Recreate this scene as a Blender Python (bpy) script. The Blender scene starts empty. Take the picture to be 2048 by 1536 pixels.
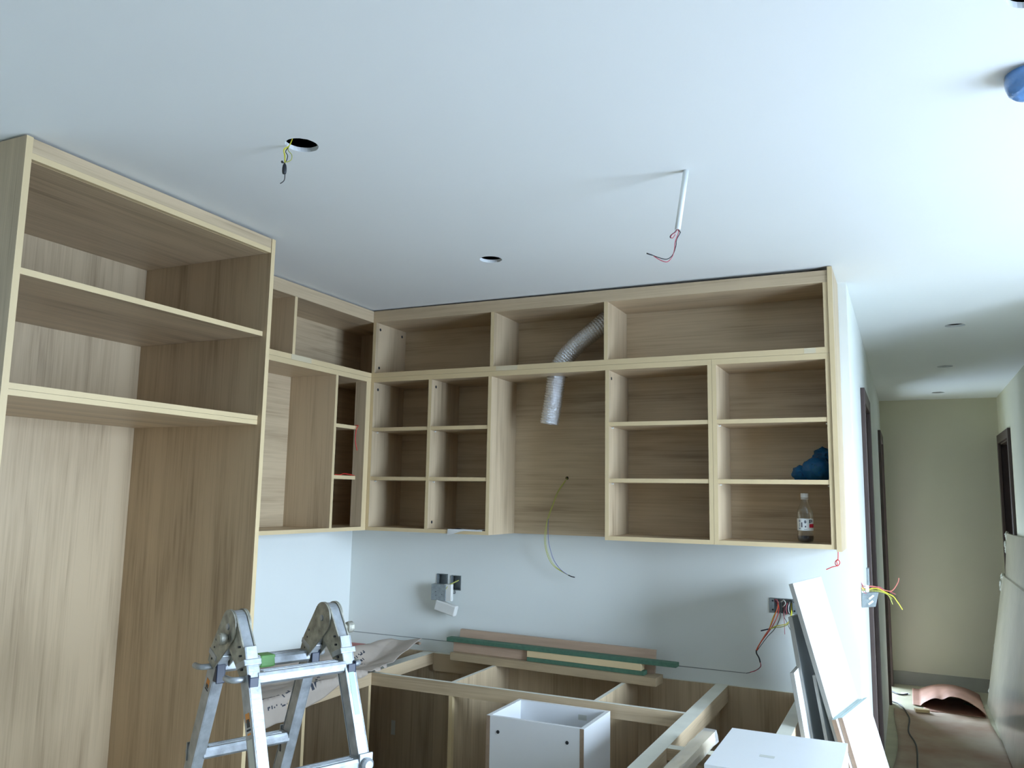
import bpy, bmesh, math, random
from mathutils import Vector, Matrix, noise
random.seed(7)
S = bpy.context.scene
COL = S.collection

# ---------------------------------------------------------------- camera
cam_data = bpy.data.cameras.new('camera')
cam_data.sensor_width = 36.0
cam_data.lens = 1637.49 / 2048 * 36.0
cam_data.clip_start = 0.05
cam = bpy.data.objects.new('camera', cam_data)
COL.objects.link(cam)
_r = Vector((0.90203866, 0.43129314, 0.01767727)).normalized()
_f = Vector((-0.42956114, 0.89288048, 0.13506174)).normalized()
_u = _r.cross(_f).normalized()
_m = Matrix((_r, _u, -_f)).transposed().to_4x4()
_m.translation = Vector((2.81253, -3.81694, 1.63919))
cam.matrix_world = _m
S.camera = cam

# ---------------------------------------------------------------- world + light + exposure
S.view_settings.view_transform = 'Standard'
S.view_settings.look = 'None'
S.view_settings.gamma = 1.0
S.view_settings.use_curve_mapping = False
S.view_settings.exposure = 0.0
S.cycles.max_bounces = 14
S.cycles.diffuse_bounces = 8
S.cycles.transparent_max_bounces = 12

world = bpy.data.worlds.new('daylight')
S.world = world
world.use_nodes = True
nt = world.node_tree
nt.nodes.clear()
tc = nt.nodes.new('ShaderNodeTexCoord')
sx = nt.nodes.new('ShaderNodeSeparateXYZ')
nt.links.new(tc.outputs['Generated'], sx.inputs[0])
mr = nt.nodes.new('ShaderNodeMapRange')
mr.inputs[1].default_value = -0.12; mr.inputs[2].default_value = 0.06
nt.links.new(sx.outputs['Z'], mr.inputs[0])
mix = nt.nodes.new('ShaderNodeMix'); mix.data_type = 'RGBA'
mix.inputs[6].default_value = (0.24, 0.31, 0.41, 1)   # pavement and lower city below the horizon
mix.inputs[7].default_value = (0.64, 0.80, 1.0, 1)      # overcast sky
nt.links.new(mr.outputs[0], mix.inputs[0])
bg = nt.nodes.new('ShaderNodeBackground'); bg.inputs[1].default_value = 45
nt.links.new(mix.outputs[2], bg.inputs[0])
wo = nt.nodes.new('ShaderNodeOutputWorld')
nt.links.new(bg.outputs[0], wo.inputs[0])

WX, WY0, WY1, WZ0, WZ1 = (5.2, -2.6, -0.95, 0.0, 2.3)
def portal(name, x, y0, y1, z0, z1, rot):
    l = bpy.data.lights.new(name, 'AREA'); l.shape = 'RECTANGLE'
    l.size = y1 - y0; l.size_y = z1 - z0
    l.cycles.is_portal = True
    o = bpy.data.objects.new(name, l); COL.objects.link(o)
    o.location = (x, (y0 + y1) / 2, (z0 + z1) / 2)
    o.rotation_euler = rot
    return o
portal('window_portal', WX + 0.06, WY0, WY1, WZ0, WZ1, (math.radians(90), 0, math.radians(90)))


# ---------------------------------------------------------------- materials
def srgb(r, g, b):
    f = lambda c: ((c / 255) / 12.92 if c / 255 <= 0.04045 else ((c / 255 + 0.055) / 1.055) ** 2.4)
    return (f(r), f(g), f(b), 1.0)
def base_mat(name):
    m = bpy.data.materials.new(name); m.use_nodes = True
    return m, m.node_tree, m.node_tree.nodes['Principled BSDF']
def plain(name, col, rough=0.6, metal=0.0, var=0.06, scale=8.0, bump=0.0, coat=0.0, spec=0.5, bscale=None):
    m, t, b = base_mat(name)
    b.inputs['Roughness'].default_value = rough
    b.inputs['Metallic'].default_value = metal
    b.inputs['Coat Weight'].default_value = coat
    b.inputs['Specular IOR Level'].default_value = spec
    c = t.nodes.new('ShaderNodeTexCoord')
    n = t.nodes.new('ShaderNodeTexNoise'); n.inputs['Scale'].default_value = scale; n.inputs['Detail'].default_value = 4
    t.links.new(c.outputs['Object'], n.inputs['Vector'])
    r = t.nodes.new('ShaderNodeValToRGB')
    k0, k1 = 1 - var, 1 + var
    r.color_ramp.elements[0].position = 0.3; r.color_ramp.elements[1].position = 0.7
    r.color_ramp.elements[0].color = (col[0]*k0, col[1]*k0, col[2]*k0, 1)
    r.color_ramp.elements[1].color = (min(1, col[0]*k1), min(1, col[1]*k1), min(1, col[2]*k1), 1)
    t.links.new(n.outputs['Fac'], r.inputs[0]); t.links.new(r.outputs[0], b.inputs['Base Color'])
    if bump:
        n2 = t.nodes.new('ShaderNodeTexNoise'); n2.inputs['Scale'].default_value = bscale or scale*4; n2.inputs['Detail'].default_value = 3
        t.links.new(c.outputs['Object'], n2.inputs['Vector'])
        bp = t.nodes.new('ShaderNodeBump'); bp.inputs['Strength'].default_value = bump; bp.inputs['Distance'].default_value = 0.01
        t.links.new(n2.outputs['Fac'], bp.inputs['Height']); t.links.new(bp.outputs[0], b.inputs['Normal'])
    return m
def wood(name, axis, dark, light, rough=0.45):
    """laminate with soft streaks running along one axis"""
    m, t, b = base_mat(name)
    b.inputs['Roughness'].default_value = rough
    c = t.nodes.new('ShaderNodeTexCoord')
    def layer(along, across, detail, dist):
        mp = t.nodes.new('ShaderNodeMapping')
        s = [across] * 3; s[axis] = along
        mp.inputs['Scale'].default_value = s
        t.links.new(c.outputs['Object'], mp.inputs[0])
        n = t.nodes.new('ShaderNodeTexNoise'); n.inputs['Scale'].default_value = 1
        n.inputs['Detail'].default_value = detail; n.inputs['Distortion'].default_value = dist
        t.links.new(mp.outputs[0], n.inputs['Vector'])
        return n.outputs['Fac']
    a = layer(1.2, 11, 4, 0.3); f = layer(2.5, 170, 2, 0.0); k = layer(2.6, 40, 3, 0.5)
    def mth(op, x, y):
        q = t.nodes.new('ShaderNodeMath'); q.operation = op
        for i, v in enumerate((x, y)):
            if isinstance(v, (int, float)): q.inputs[i].default_value = v
            else: t.links.new(v, q.inputs[i])
        return q.outputs[0]
    s = mth('ADD', mth('MULTIPLY', a, 0.50), mth('ADD', mth('MULTIPLY', f, 0.24), mth('MULTIPLY', k, 0.26)))
    r = t.nodes.new('ShaderNodeValToRGB')
    e = r.color_ramp.elements
    e[0].position = 0.33; e[0].color = dark
    e[1].position = 0.56; e[1].color = light
    e2 = e.new(0.45); e2.color = tuple(dark[i]*0.35 + light[i]*0.65 for i in range(3)) + (1,)
    t.links.new(s, r.inputs[0]); t.links.new(r.outputs[0], b.inputs['Base Color'])
    return m
WD, WL = srgb(147, 127, 100), srgb(195, 174, 143)
M = {}
for i, ax in enumerate('xyz'):
    M['wood_' + ax] = wood('oak_laminate_' + ax, i, WD, WL)
M['board_olive'] = wood('olive_brown_board', 0, srgb(132, 114, 88), srgb(170, 150, 120))
M['edge'] = plain('pale_edge_banding', srgb(208, 186, 145), 0.4, var=0.04, scale=5)
M['dust'] = plain('dusty_board_top', srgb(212, 212, 200), 0.75, var=0.06, scale=12)
M['edge_grey'] = plain('grey_board_edge', srgb(140, 138, 130), 0.7, var=0.05)
M['top_grey'] = plain('pale_cut_edge', srgb(176, 192, 188), 0.7, var=0.05)
M['board_pink'] = wood('pinkish_board', 0, srgb(152, 128, 108), srgb(180, 154, 132))
M['paint'] = plain('white_wall_paint', srgb(222, 226, 222), 0.8, var=0.012, scale=2.5)
M['ceil'] = plain('white_ceiling_paint', srgb(228, 231, 231), 0.85, var=0.008, scale=2)
M['cream'] = plain('cream_wall_paint', srgb(206, 203, 182), 0.85, var=0.012, scale=3)
M['rear'] = plain('beige_rear_wall', srgb(140, 140, 136), 0.85)
M['white_lam'] = plain('white_laminate', srgb(222, 224, 226), 0.35, var=0.01)
M['line_shade_grey'] = plain('line_and_shade_grey', srgb(128, 134, 132), 0.4, var=0.02)  # grey of the wall line, and painted shade on the leaning boards
M['chip'] = plain('brown_board_edge', srgb(150, 128, 108), 0.7, var=0.1, scale=60)
M['dark'] = plain('void_shade', srgb(16, 18, 22), 0.9)  # near-black that paints the shade of unlit voids
M['black'] = plain('black_plastic', srgb(34, 38, 44), 0.45)
M['navy'] = plain('navy_plastic', srgb(30, 38, 58), 0.4)
M['alu'] = plain('painted_spattered_aluminium', srgb(166, 171, 175), 0.42, metal=0.55, var=0.22, scale=30, bump=0.08)
M['alu_dirty'] = plain('dusty_aluminium', srgb(158, 156, 144), 0.55, metal=0.35, var=0.34, scale=40, bump=0.15)
M['steel'] = plain('galvanised_steel', srgb(150, 158, 160), 0.5, metal=0.6, var=0.15, scale=60)
M['frame'] = plain('dark_brown_door_wood', srgb(72, 58, 54), 0.5, var=0.12, scale=10)
M['leaf'] = plain('brown_door_leaf', srgb(92, 72, 66), 0.5, var=0.12, scale=10)
M['base_tile'] = plain('grey_skirting', srgb(150, 150, 142), 0.5)
M['green'] = plain('green_mdf', srgb(70, 104, 84), 0.8, var=0.12, scale=60)
M['red'] = plain('red_wire', srgb(205, 48, 44), 0.4, var=0.0)
M['orange'] = plain('orange_wire', srgb(222, 104, 66), 0.4, var=0.0)
M['pinkwire'] = plain('faded_red_wire', srgb(188, 84, 98), 0.4, var=0.0)
M['fadedred'] = plain('sun_faded_red_wire', srgb(196, 116, 100), 0.4, var=0.0)
M['yellow'] = plain('yellow_wire', srgb(222, 214, 60), 0.4, var=0.0)
M['ygreen'] = plain('green_yellow_wire', srgb(176, 178, 84), 0.4, var=0.0)
M['bluewire'] = plain('blue_wire', srgb(70, 80, 150), 0.4, var=0.0)
M['bwire'] = plain('black_wire', srgb(36, 38, 42), 0.4, var=0.0)
M['white_pl'] = plain('white_plastic', srgb(232, 236, 234), 0.4, var=0.0)
M['blue_cap'] = plain('blue_film', srgb(96, 146, 208), 0.22, var=0.12, scale=25, coat=0.4, bump=0.2)
M['cola'] = plain('dark_drink', srgb(28, 14, 16), 0.15, var=0.0)
M['label_navy'] = plain('navy_print', srgb(28, 36, 66), 0.5, var=0.0)
M['label_red'] = plain('red_print', srgb(196, 28, 52), 0.5, var=0.0)
M['label_grey'] = plain('grey_print', srgb(150, 160, 176), 0.5, var=0.0)
M['paper'] = plain('white_paper', srgb(212, 214, 212), 0.8, var=0.04)
M['print'] = plain('dark_print', srgb(52, 56, 66), 0.8, var=0.1)
M['kraft'] = plain('greyish_packing_paper', srgb(172, 160, 148), 0.75, var=0.10, scale=5, bump=0.25, bscale=14)
M['redfilm'] = plain('red_packing_paper', srgb(176, 104, 98), 0.7, var=0.1, scale=8)
M['rosin'] = plain('pinkish_floor_paper', srgb(168, 134, 116), 0.6, var=0.16, scale=2.2, bump=0.6, bscale=11)
_e = [n for n in M['rosin'].node_tree.nodes if n.type == 'VALTORGB'][0].color_ramp.elements
_e[0].color = srgb(158, 122, 100); _e[1].color = srgb(186, 172, 152)
M['added_paper'] = plain('added_brown_floor_paper', srgb(122, 104, 92), 0.7, var=0.1, scale=4)  # for the unseen kitchen sheet that dims floor bounce
M['redrosin'] = plain('reddish_floor_paper', srgb(162, 122, 104), 0.6, var=0.12, scale=4, bump=0.3, bscale=12)
M['tape'] = plain('clear_tape', srgb(208, 194, 164), 0.2, var=0.04, coat=0.6)
M['floor'] = plain('pale_stone_floor', srgb(186, 182, 156), 0.5, var=0.1, scale=6)
M['wrap'] = plain('plastic_wrapped_board', srgb(172, 166, 146), 0.28, var=0.12, scale=5, coat=0.5, bump=0.25, bscale=20)
M['wrap_edge'] = plain('crumpled_clear_wrap', srgb(200, 200, 186), 0.25, var=0.15, scale=40, bump=0.6, coat=0.5)
M['label_sticker'] = plain('grey_sticker', srgb(196, 198, 190), 0.5, var=0.05)
M['greentape'] = plain('green_tape', srgb(96, 148, 80), 0.5, var=0.08)
M['greenpaint'] = plain('pale_green_paint_smear', srgb(168, 214, 168), 0.5, var=0.1)
M['orangeprint'] = plain('orange_print', srgb(214, 140, 60), 0.5, var=0.1)
M['fabwhite'] = plain('white_connector', srgb(215, 214, 208), 0.5)
# foil
m, t, b = base_mat('crinkled_foil'); M['foil'] = m
b.inputs['Base Color'].default_value = (0.86, 0.87, 0.88, 1); b.inputs['Metallic'].default_value = 0.95; b.inputs['Roughness'].default_value = 0.24
c = t.nodes.new('ShaderNodeTexCoord'); n = t.nodes.new('ShaderNodeTexNoise'); n.inputs['Scale'].default_value = 140; n.inputs['Detail'].default_value = 4
t.links.new(c.outputs['Object'], n.inputs['Vector'])
bp = t.nodes.new('ShaderNodeBump'); bp.inputs['Strength'].default_value = 0.9; bp.inputs['Distance'].default_value = 0.008
t.links.new(n.outputs['Fac'], bp.inputs['Height']); t.links.new(bp.outputs[0], b.inputs['Normal'])
# clear plastic (thin shell)
def clear(name, tint, amount, rough=0.08, glossy=False):
    m = bpy.data.materials.new(name); m.use_nodes = True; t = m.node_tree; t.nodes.clear()
    tr = t.nodes.new('ShaderNodeBsdfTransparent'); tr.inputs[0].default_value = tint
    gl = t.nodes.new('ShaderNodeBsdfGlossy' if glossy else 'ShaderNodeBsdfPrincipled'); gl.inputs[0].default_value = tint; gl.inputs['Roughness'].default_value = rough
    lw = t.nodes.new('ShaderNodeLayerWeight'); lw.inputs[0].default_value = 0.35
    mm = t.nodes.new('ShaderNodeMath'); mm.operation = 'MULTIPLY_ADD'; mm.inputs[1].default_value = 0.5; mm.inputs[2].default_value = amount
    t.links.new(lw.outputs['Facing'], mm.inputs[0])
    mx = t.nodes.new('ShaderNodeMixShader'); t.links.new(mm.outputs[0], mx.inputs[0]); t.links.new(tr.outputs[0], mx.inputs[1]); t.links.new(gl.outputs[0], mx.inputs[2])
    o = t.nodes.new('ShaderNodeOutputMaterial'); t.links.new(mx.outputs[0], o.inputs[0])
    return m
M['pet'] = clear('clear_bottle_plastic', (0.93, 0.95, 0.95, 1), 0.04, 0.12, True)
M['bluebag'] = clear('blue_bag_plastic', (0.05, 0.34, 0.62, 1), 0.42, 0.25)
M['bluebag'].node_tree.nodes['Principled BSDF'].inputs['Base Color'].default_value = (0.015, 0.15, 0.34, 1)
M['bagfill'] = plain('greenish_contents', srgb(96, 140, 96), 0.6, var=0.3, scale=20)

# ---------------------------------------------------------------- mesh helpers
def link(name, bm, mats, parent=None, smooth=False, origin=None):
    bmesh.ops.recalc_face_normals(bm, faces=bm.faces)
    me = bpy.data.meshes.new(name)
    o = bpy.data.objects.new(name, me)
    if origin is None and parent is not None:
        p = parent; base = Vector((0, 0, 0))
        while p: base += p.location; p = p.parent
        off = base
    else:
        off = Vector(origin) if origin is not None else None
    if off is not None:
        bmesh.ops.translate(bm, vec=-off, verts=bm.verts)
        if origin is not None: o.location = off
    bm.to_mesh(me); bm.free()
    if not isinstance(mats, (list, tuple)): mats = [mats]
    for q in mats: me.materials.append(M[q] if isinstance(q, str) else q)
    if smooth:
        for f in me.polygons: f.use_smooth = True
    COL.objects.link(o)
    if parent is not None: o.parent = parent
    return o
def B(): return bmesh.new()
def box(bm, x0, x1, y0, y1, z0, z1, mi=0, edges=None, ei=1):
    """axis aligned box; faces whose normal matches an entry of edges get material ei"""
    if x0 > x1: x0, x1 = x1, x0
    if y0 > y1: y0, y1 = y1, y0
    if z0 > z1: z0, z1 = z1, z0
    v = [bm.verts.new(p) for p in ((x0,y0,z0),(x1,y0,z0),(x1,y1,z0),(x0,y1,z0),(x0,y0,z1),(x1,y0,z1),(x1,y1,z1),(x0,y1,z1))]
    F = {'-z':(0,3,2,1),'+z':(4,5,6,7),'-y':(0,1,5,4),'+x':(1,2,6,5),'+y':(2,3,7,6),'-x':(3,0,4,7)}
    for k, q in F.items():
        f = bm.faces.new([v[i] for i in q]); f.material_index = ei if edges and k in edges else mi
def hexa(bm, pts, mi=0):
    """8 points: bottom ring 0-3, top ring 4-7"""
    v = [bm.verts.new(p) for p in pts]
    for q in ((0,3,2,1),(4,5,6,7),(0,1,5,4),(1,2,6,5),(2,3,7,6),(3,0,4,7)):
        bm.faces.new([v[i] for i in q]).material_index = mi
def obox(bm, P, u, v, w, mi=0):
    """box from corner P spanned by three edge vectors"""
    P, u, v, w = map(Vector, (P, u, v, w))
    hexa(bm, [P, P+u, P+u+v, P+v, P+w, P+u+w, P+u+v+w, P+v+w], mi)
def smooth_path(pts, n=8):
    pts = [Vector(p) for p in pts]
    if len(pts) < 3: return pts
    out = []
    for i in range(len(pts) - 1):
        p0 = pts[max(i-1, 0)]; p1 = pts[i]; p2 = pts[i+1]; p3 = pts[min(i+2, len(pts)-1)]
        for k in range(n):
            t = k / n
            out.append(0.5*((2*p1)+(-p0+p2)*t+(2*p0-5*p1+4*p2-p3)*t*t+(-p0+3*p1-3*p2+p3)*t*t*t))
    out.append(pts[-1]); return out
def tube(bm, pts, r, sides=8, n=6, mi=0, cap=True, smooth=True, rf=None):
    P = smooth_path(pts, n) if smooth else [Vector(p) for p in pts]
    rings = []; T0 = (P[1]-P[0]).normalized()
    N = T0.orthogonal().normalized()
    L = 0
    for i, p in enumerate(P):
        T = (P[min(i+1, len(P)-1)] - P[max(i-1, 0)]).normalized()
        N = (N - T*N.dot(T)).normalized(); Bn = T.cross(N)
        if i: L += (P[i]-P[i-1]).length
        ring = []
        for k in range(sides):
            a = 2*math.pi*k/sides
            rr = rf(L, a) if rf else r
            ring.append(bm.verts.new(p + (N*math.cos(a)+Bn*math.sin(a))*rr))
        rings.append(ring)
    for a, b_ in zip(rings, rings[1:]):
        for k in range(sides):
            f = bm.faces.new((a[k], a[(k+1)%sides], b_[(k+1)%sides], b_[k])); f.material_index = mi
    if cap:
        bm.faces.new(rings[0]).material_index = mi; bm.faces.new(rings[-1][::-1]).material_index = mi
def lathe(bm, c, prof, sides=32, mi=0, axis=None, caps=True):
    """prof: list of (r, z) around axis through c"""
    c = Vector(c); ax = Vector(axis or (0,0,1)).normalized(); n1 = ax.orthogonal().normalized(); n2 = ax.cross(n1)
    rings = []
    for r, z in prof:
        rings.append([bm.verts.new(c + ax*z + (n1*math.cos(2*math.pi*k/sides)+n2*math.sin(2*math.pi*k/sides))*max(r, 1e-4)) for k in range(sides)])
    for a, b_ in zip(rings, rings[1:]):
        for k in range(sides):
            bm.faces.new((a[k], a[(k+1)%sides], b_[(k+1)%sides], b_[k])).material_index = mi
    if caps:
        bm.faces.new(rings[0][::-1]).material_index = mi; bm.faces.new(rings[-1]).material_index = mi
def cut(o, cutters):
    """subtract cutter bmeshes from a mesh object and keep plain geometry"""
    for cb in cutters:
        bmesh.ops.recalc_face_normals(cb, faces=cb.faces)
        me = bpy.data.meshes.new('cutter'); cb.to_mesh(me); cb.free()
        co = bpy.data.objects.new('cutter', me); COL.objects.link(co)
        base = Vector((0,0,0)); p = o.parent
        co.location = (0, 0, 0)
        md = o.modifiers.new('cut', 'BOOLEAN'); md.operation = 'DIFFERENCE'; md.solver = 'EXACT'; md.object = co
        bpy.context.view_layer.update()
        dg = bpy.context.evaluated_depsgraph_get()
        new = bpy.data.meshes.new_from_object(o.evaluated_get(dg))
        o.modifiers.clear(); o.data = new
        bpy.data.objects.remove(co)
def thing(name, label, cat, loc=(0,0,0), group=None):
    o = bpy.data.objects.new(name, None); COL.objects.link(o); o.empty_display_size = 0.05
    o.location = loc; o['label'] = label; o['category'] = cat
    if group: o['group'] = group
    return o
def tag(o, label, cat, group=None):
    o['label'] = label; o['category'] = cat
    if group: o['group'] = group
    return o
def struct(name, bm, mats):
    o = link(name, bm, mats); o['kind'] = 'structure'; return o
def board(parent, name, x0, x1, y0, y1, z0, z1, mat, edges=None, label=None, em='edge'):
    bm = B(); box(bm, x0, x1, y0, y1, z0, z1, 0, edges)
    o = link(name, bm, [mat, em], parent)
    if label: o['label'] = label
    return o
def bevel(o, w=0.002, seg=2):
    m = o.modifiers.new('bevel', 'BEVEL'); m.width = w; m.segments = seg; m.limit_method = 'ANGLE'
    return o

# ---------------------------------------------------------------- dimensions of the room
H = 2.6; W = 2.608; YE = 4.74; XE = 3.582; YC = 0.36; YR = -5.5
ZFF = 2.533; ZMT = 2.2624; ZMB = 2.2132; ZS1 = 1.9757; ZS2 = 1.7234; ZB = 1.4511; ZT = 0.828; ZRB = 0.7729
DB = 0.3054; DL = 0.3041; DT = 0.6826; Y0 = -2.4774; Y1 = -1.4886
ET = 0.018

# ---------------------------------------------------------------- room shell
bm = B(); box(bm, -0.12, 5.32, YR-0.12, YE+0.12, -0.1, 0); struct('floor', bm, 'floor')
bm = B(); box(bm, -0.12, 5.32, YR-0.12, YE+0.12, H, H+0.013)
ceiling = struct('ceiling', bm, 'ceil')
holes = [(1.326, -2.111, .046), (1.309, -.913, .046), (3.072, -2.098, .047), (3.087, 1.165, .05), (3.093, 2.671, .05), (3.095, 4.205, .05)]
cs = []
for x, y, r in holes:
    c_ = B(); lathe(c_, (x, y, H-0.05), [(r, 0), (r, 0.1)], 28)
    for v in c_.verts:
        q = 1 + random.uniform(-.025, .02); v.co.x = x + (v.co.x-x)*q; v.co.y = y + (v.co.y-y)*q
    cs.append(c_)
cut(ceiling, cs)
bm = B()   # unseen dark box above the ceiling boards, added to block world light
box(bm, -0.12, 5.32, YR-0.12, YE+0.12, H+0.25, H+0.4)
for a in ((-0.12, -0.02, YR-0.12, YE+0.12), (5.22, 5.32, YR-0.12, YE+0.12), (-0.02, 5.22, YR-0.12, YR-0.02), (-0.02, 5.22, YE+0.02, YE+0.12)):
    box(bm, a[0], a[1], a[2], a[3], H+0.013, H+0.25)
struct('light_block_slab', bm, 'dark')
bm = B(); box(bm, -0.12, 0, YR, .12, 0, H); struct('wall_left', bm, 'paint')
bm = B(); box(bm, 0, W-0.12, 0, 0.12, 0, H); wall_back = struct('wall_back', bm, 'paint')
def boxcut(x0, x1, y0, y1, z0, z1):
    c_ = B(); box(c_, x0, x1, y0, y1, z0, z1); return c_
cut(wall_back, [boxcut(.556, .624, -.01, .045, 1.158, 1.226), boxcut(.641, .703, -.01, .045, 1.146, 1.222), boxcut(2.247, 2.375, -.01, .045, 1.152, 1.216)])
bm = B()   # hall wall on the left with two doorways
for a in ((0, .97, 0, H), (.97, 1.66, 2.2, H), (1.66, 3.86, 0, H), (3.86, 4.62, 2.2, H), (4.62, YE, 0, H)):
    box(bm, W-0.12, W, a[0], a[1], a[2], a[3])
struct('wall_hall_left', bm, 'paint')
bm = B(); box(bm, W-0.12, XE+0.12, YE, YE+0.12, 0, H); struct('wall_hall_end', bm, 'cream')
# side room behind the open second hall door, its unseen window added to light the hall
bm = B()
box(bm, .9, W-.12, 2.7, 2.82, 0, H)
box(bm, .9, 1.02, 2.82, YE, 0, H)
struct('wall_side_room', bm, 'cream')
bm = B()
for a in ((1.02, 1.1, 0, H), (2.3, W-.12, 0, H), (1.1, 2.3, 0, .1), (1.1, 2.3, 1.62, H)): box(bm, a[0], a[1], YE, YE+.12, a[2], a[3])
struct('wall_side_room_end', bm, 'cream')
bm = B()
for a in ((1.1, 1.14, .1, 1.62), (2.26, 2.3, .1, 1.62), (1.14, 2.26, .1, .14), (1.14, 2.26, 1.58, 1.62), (1.68, 1.72, .14, 1.58)): box(bm, a[0], a[1], YE+.04, YE+.09, a[2], a[3])
struct('added_window', bm, 'steel')  # unseen low window, added and sized for its light in the hall
pl = bpy.data.lights.new('window_portal', 'AREA'); pl.shape = 'RECTANGLE'; pl.size = 1.2; pl.size_y = 1.52; pl.cycles.is_portal = True
po = bpy.data.objects.new('window_portal', pl); COL.objects.link(po); po.location = (1.7, YE+.13, .86); po.rotation_euler = (math.radians(-90), 0, 0)
bm = B()
for a in ((YC, 3.86, 0, H), (3.86, 4.66, 2.2, H), (4.66, YE, 0, H)):
    box(bm, XE, XE+0.12, a[0], a[1], a[2], a[3])
struct('wall_hall_right', bm, 'cream')
bm = B(); box(bm, XE+0.12, 5.2, YC, YC+0.12, 0, H); struct('wall_front_right', bm, 'paint')
bm = B()
box(bm, 5.2, 5.32, YR, WY0, 0, H); box(bm, 5.2, 5.32, WY1, YE+0.12, 0, H); box(bm, 5.2, 5.32, WY0, WY1, WZ1, H)
if WZ0 > 0: box(bm, 5.2, 5.32, WY0, WY1, 0, WZ0)
struct('wall_right', bm, 'paint')
bm = B(); box(bm, -0.12, 5.32, YR-0.12, YR, 0, H); struct('wall_rear', bm, 'rear')
bm = B()   # slim frame of the open balcony doors
box(bm, 5.23, 5.29, WY0, WY0+.05, WZ0, WZ1); box(bm, 5.23, 5.29, WY1-.05, WY1, WZ0, WZ1)
box(bm, 5.23, 5.29, WY0, WY1, WZ1-.05, WZ1)
ym_ = (WY0+WY1)/2; box(bm, 5.23, 5.29, ym_-.03, ym_+.03, WZ0, WZ1-.05)
struct('window_1', bm, 'steel')
bm = B(); box(bm, W, XE, YE-.014, YE, 0, .115); box(bm, W, XE, YE-.016, YE-.014, .108, .115); struct('baseboard_end', bm, 'base_tile')
bm = B()   # scribed worktop line on the back wall
box(bm, .02, 2.14, -.0012, 0, .884, .887); struct('trim_2', bm, 'line_shade_grey')
# doors of the hall: casing, leaf set back in the doorway
def door(n, x, side, y0, y1, cw=.075, sgn=1, leaf=True):
    r = bpy.data.objects.new('door_%d' % n, None); COL.objects.link(r); r['kind'] = 'structure'
    px = .022
    bm = B()
    box(bm, x, x+sgn*px, y0, y0+cw, 0, 2.25); box(bm, x, x+sgn*px, y1-cw, y1, 0, 2.25); box(bm, x, x+sgn*px, y0+cw, y1-cw, 2.25-cw, 2.25)
    # jamb lining inside the wall
    a, b_ = y0+cw-.045, y1-cw+.045
    box(bm, x-sgn*.11, x, a-.01, a+.02, 0, 2.2); box(bm, x-sgn*.11, x, b_-.02, b_+.01, 0, 2.2); box(bm, x-sgn*.11, x, a+.02, b_-.02, 2.165, 2.2)
    bevel(link('door_casing', bm, 'frame', r), .003)
    if not leaf:   # the leaf stands swung open inside the side room
        bm = B(); box(bm, x-.84, x-.13, y0+.0, y0+.04, .006, 2.162); link('door_leaf', bm, 'leaf', r); return
    bm = B(); box(bm, x-sgn*.105, x-sgn*.065, a+.021, b_-.021, 0.006, 2.162)
    box(bm, x-sgn*.065, x-sgn*.06, a+.1, b_-.1, .15, .95); box(bm, x-sgn*.065, x-sgn*.06, a+.1, b_-.1, 1.1, 2.05)
    link('door_leaf', bm, 'leaf', r)
    bm = B(); yh = a+.07
    tube(bm, [(x-sgn*.065, yh, 1.0), (x-sgn*.02, yh, 1.0), (x-sgn*.015, yh+.02, 1.0), (x-sgn*.015, yh+.1, 1.0)], .008, 8)
    link('door_handle', bm, 'steel', r, smooth=True)
door(1, W, 'l', .94, 1.69); door(2, W, 'l', 3.82, 4.66, leaf=False); door(3, XE, 'r', 3.82, 4.70, sgn=-1)

# ---------------------------------------------------------------- tall cabinet
t = thing('tall_cabinet', 'tall oak-look open cabinet reaching the ceiling at the left of the room', 'cabinet', (0, (Y0+Y1)/2, 0))
board(t, 'side_panel', 0.002, DT, Y0, Y0+.0195, 0, H-.006, 'wood_z', ('+x',))
board(t, 'side_panel', 0.002, DT, Y1-.0195, Y1, 0, H-.012, 'wood_z', ('+x',))
board(t, 'back_panel', 0.002, .02, Y0+.02, Y1-.02, 0.06, H-.02, 'wood_z')
board(t, 'top_panel', .021, DT-.022, Y0+.02, Y1-.02, ZFF-.0005, ZFF+.0175, 'wood_y', ('+x',))
bm = B(); hexa(bm, [(DT-.021, Y0+.02, ZFF+.018), (DT-.003, Y0+.02, ZFF+.018), (DT-.003, Y1-.02, ZFF+.018), (DT-.021, Y1-.02, ZFF+.018),
                    (DT-.021, Y0+.02, H-.008), (DT-.003, Y0+.02, H-.008), (DT-.003, Y1-.02, H-.012), (DT-.021, Y1-.02, H-.012)])
link('fascia', bm, 'wood_y', t)
board(t, 'fascia_rail', DT-.021, DT-.003, Y0+.02, Y1-.02, ZFF, ZFF+.0178, 'edge')
board(t, 'shelf', .021, DT-.02, Y0+.02, Y1-.02, 2.2134, 2.2314, 'wood_y', ('+x',))
board(t, 'shelf', .021, DT-.02, Y0+.02, Y1-.02, 1.8985, 1.9150, 'wood_y', ('+x',))
board(t, 'shelf', .021, DT-.02, Y0+.02, Y1-.02, 1.8815, 1.8978, 'wood_y', ('+x',))
board(t, 'base_panel', .021, DT-.03, Y0+.02, Y1-.02, 0.08, 0.098, 'wood_y', ('+x',))
board(t, 'plinth', DT-.06, DT-.045, Y0+.02, Y1-.02, 0, 0.08, 'wood_y')

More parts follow.
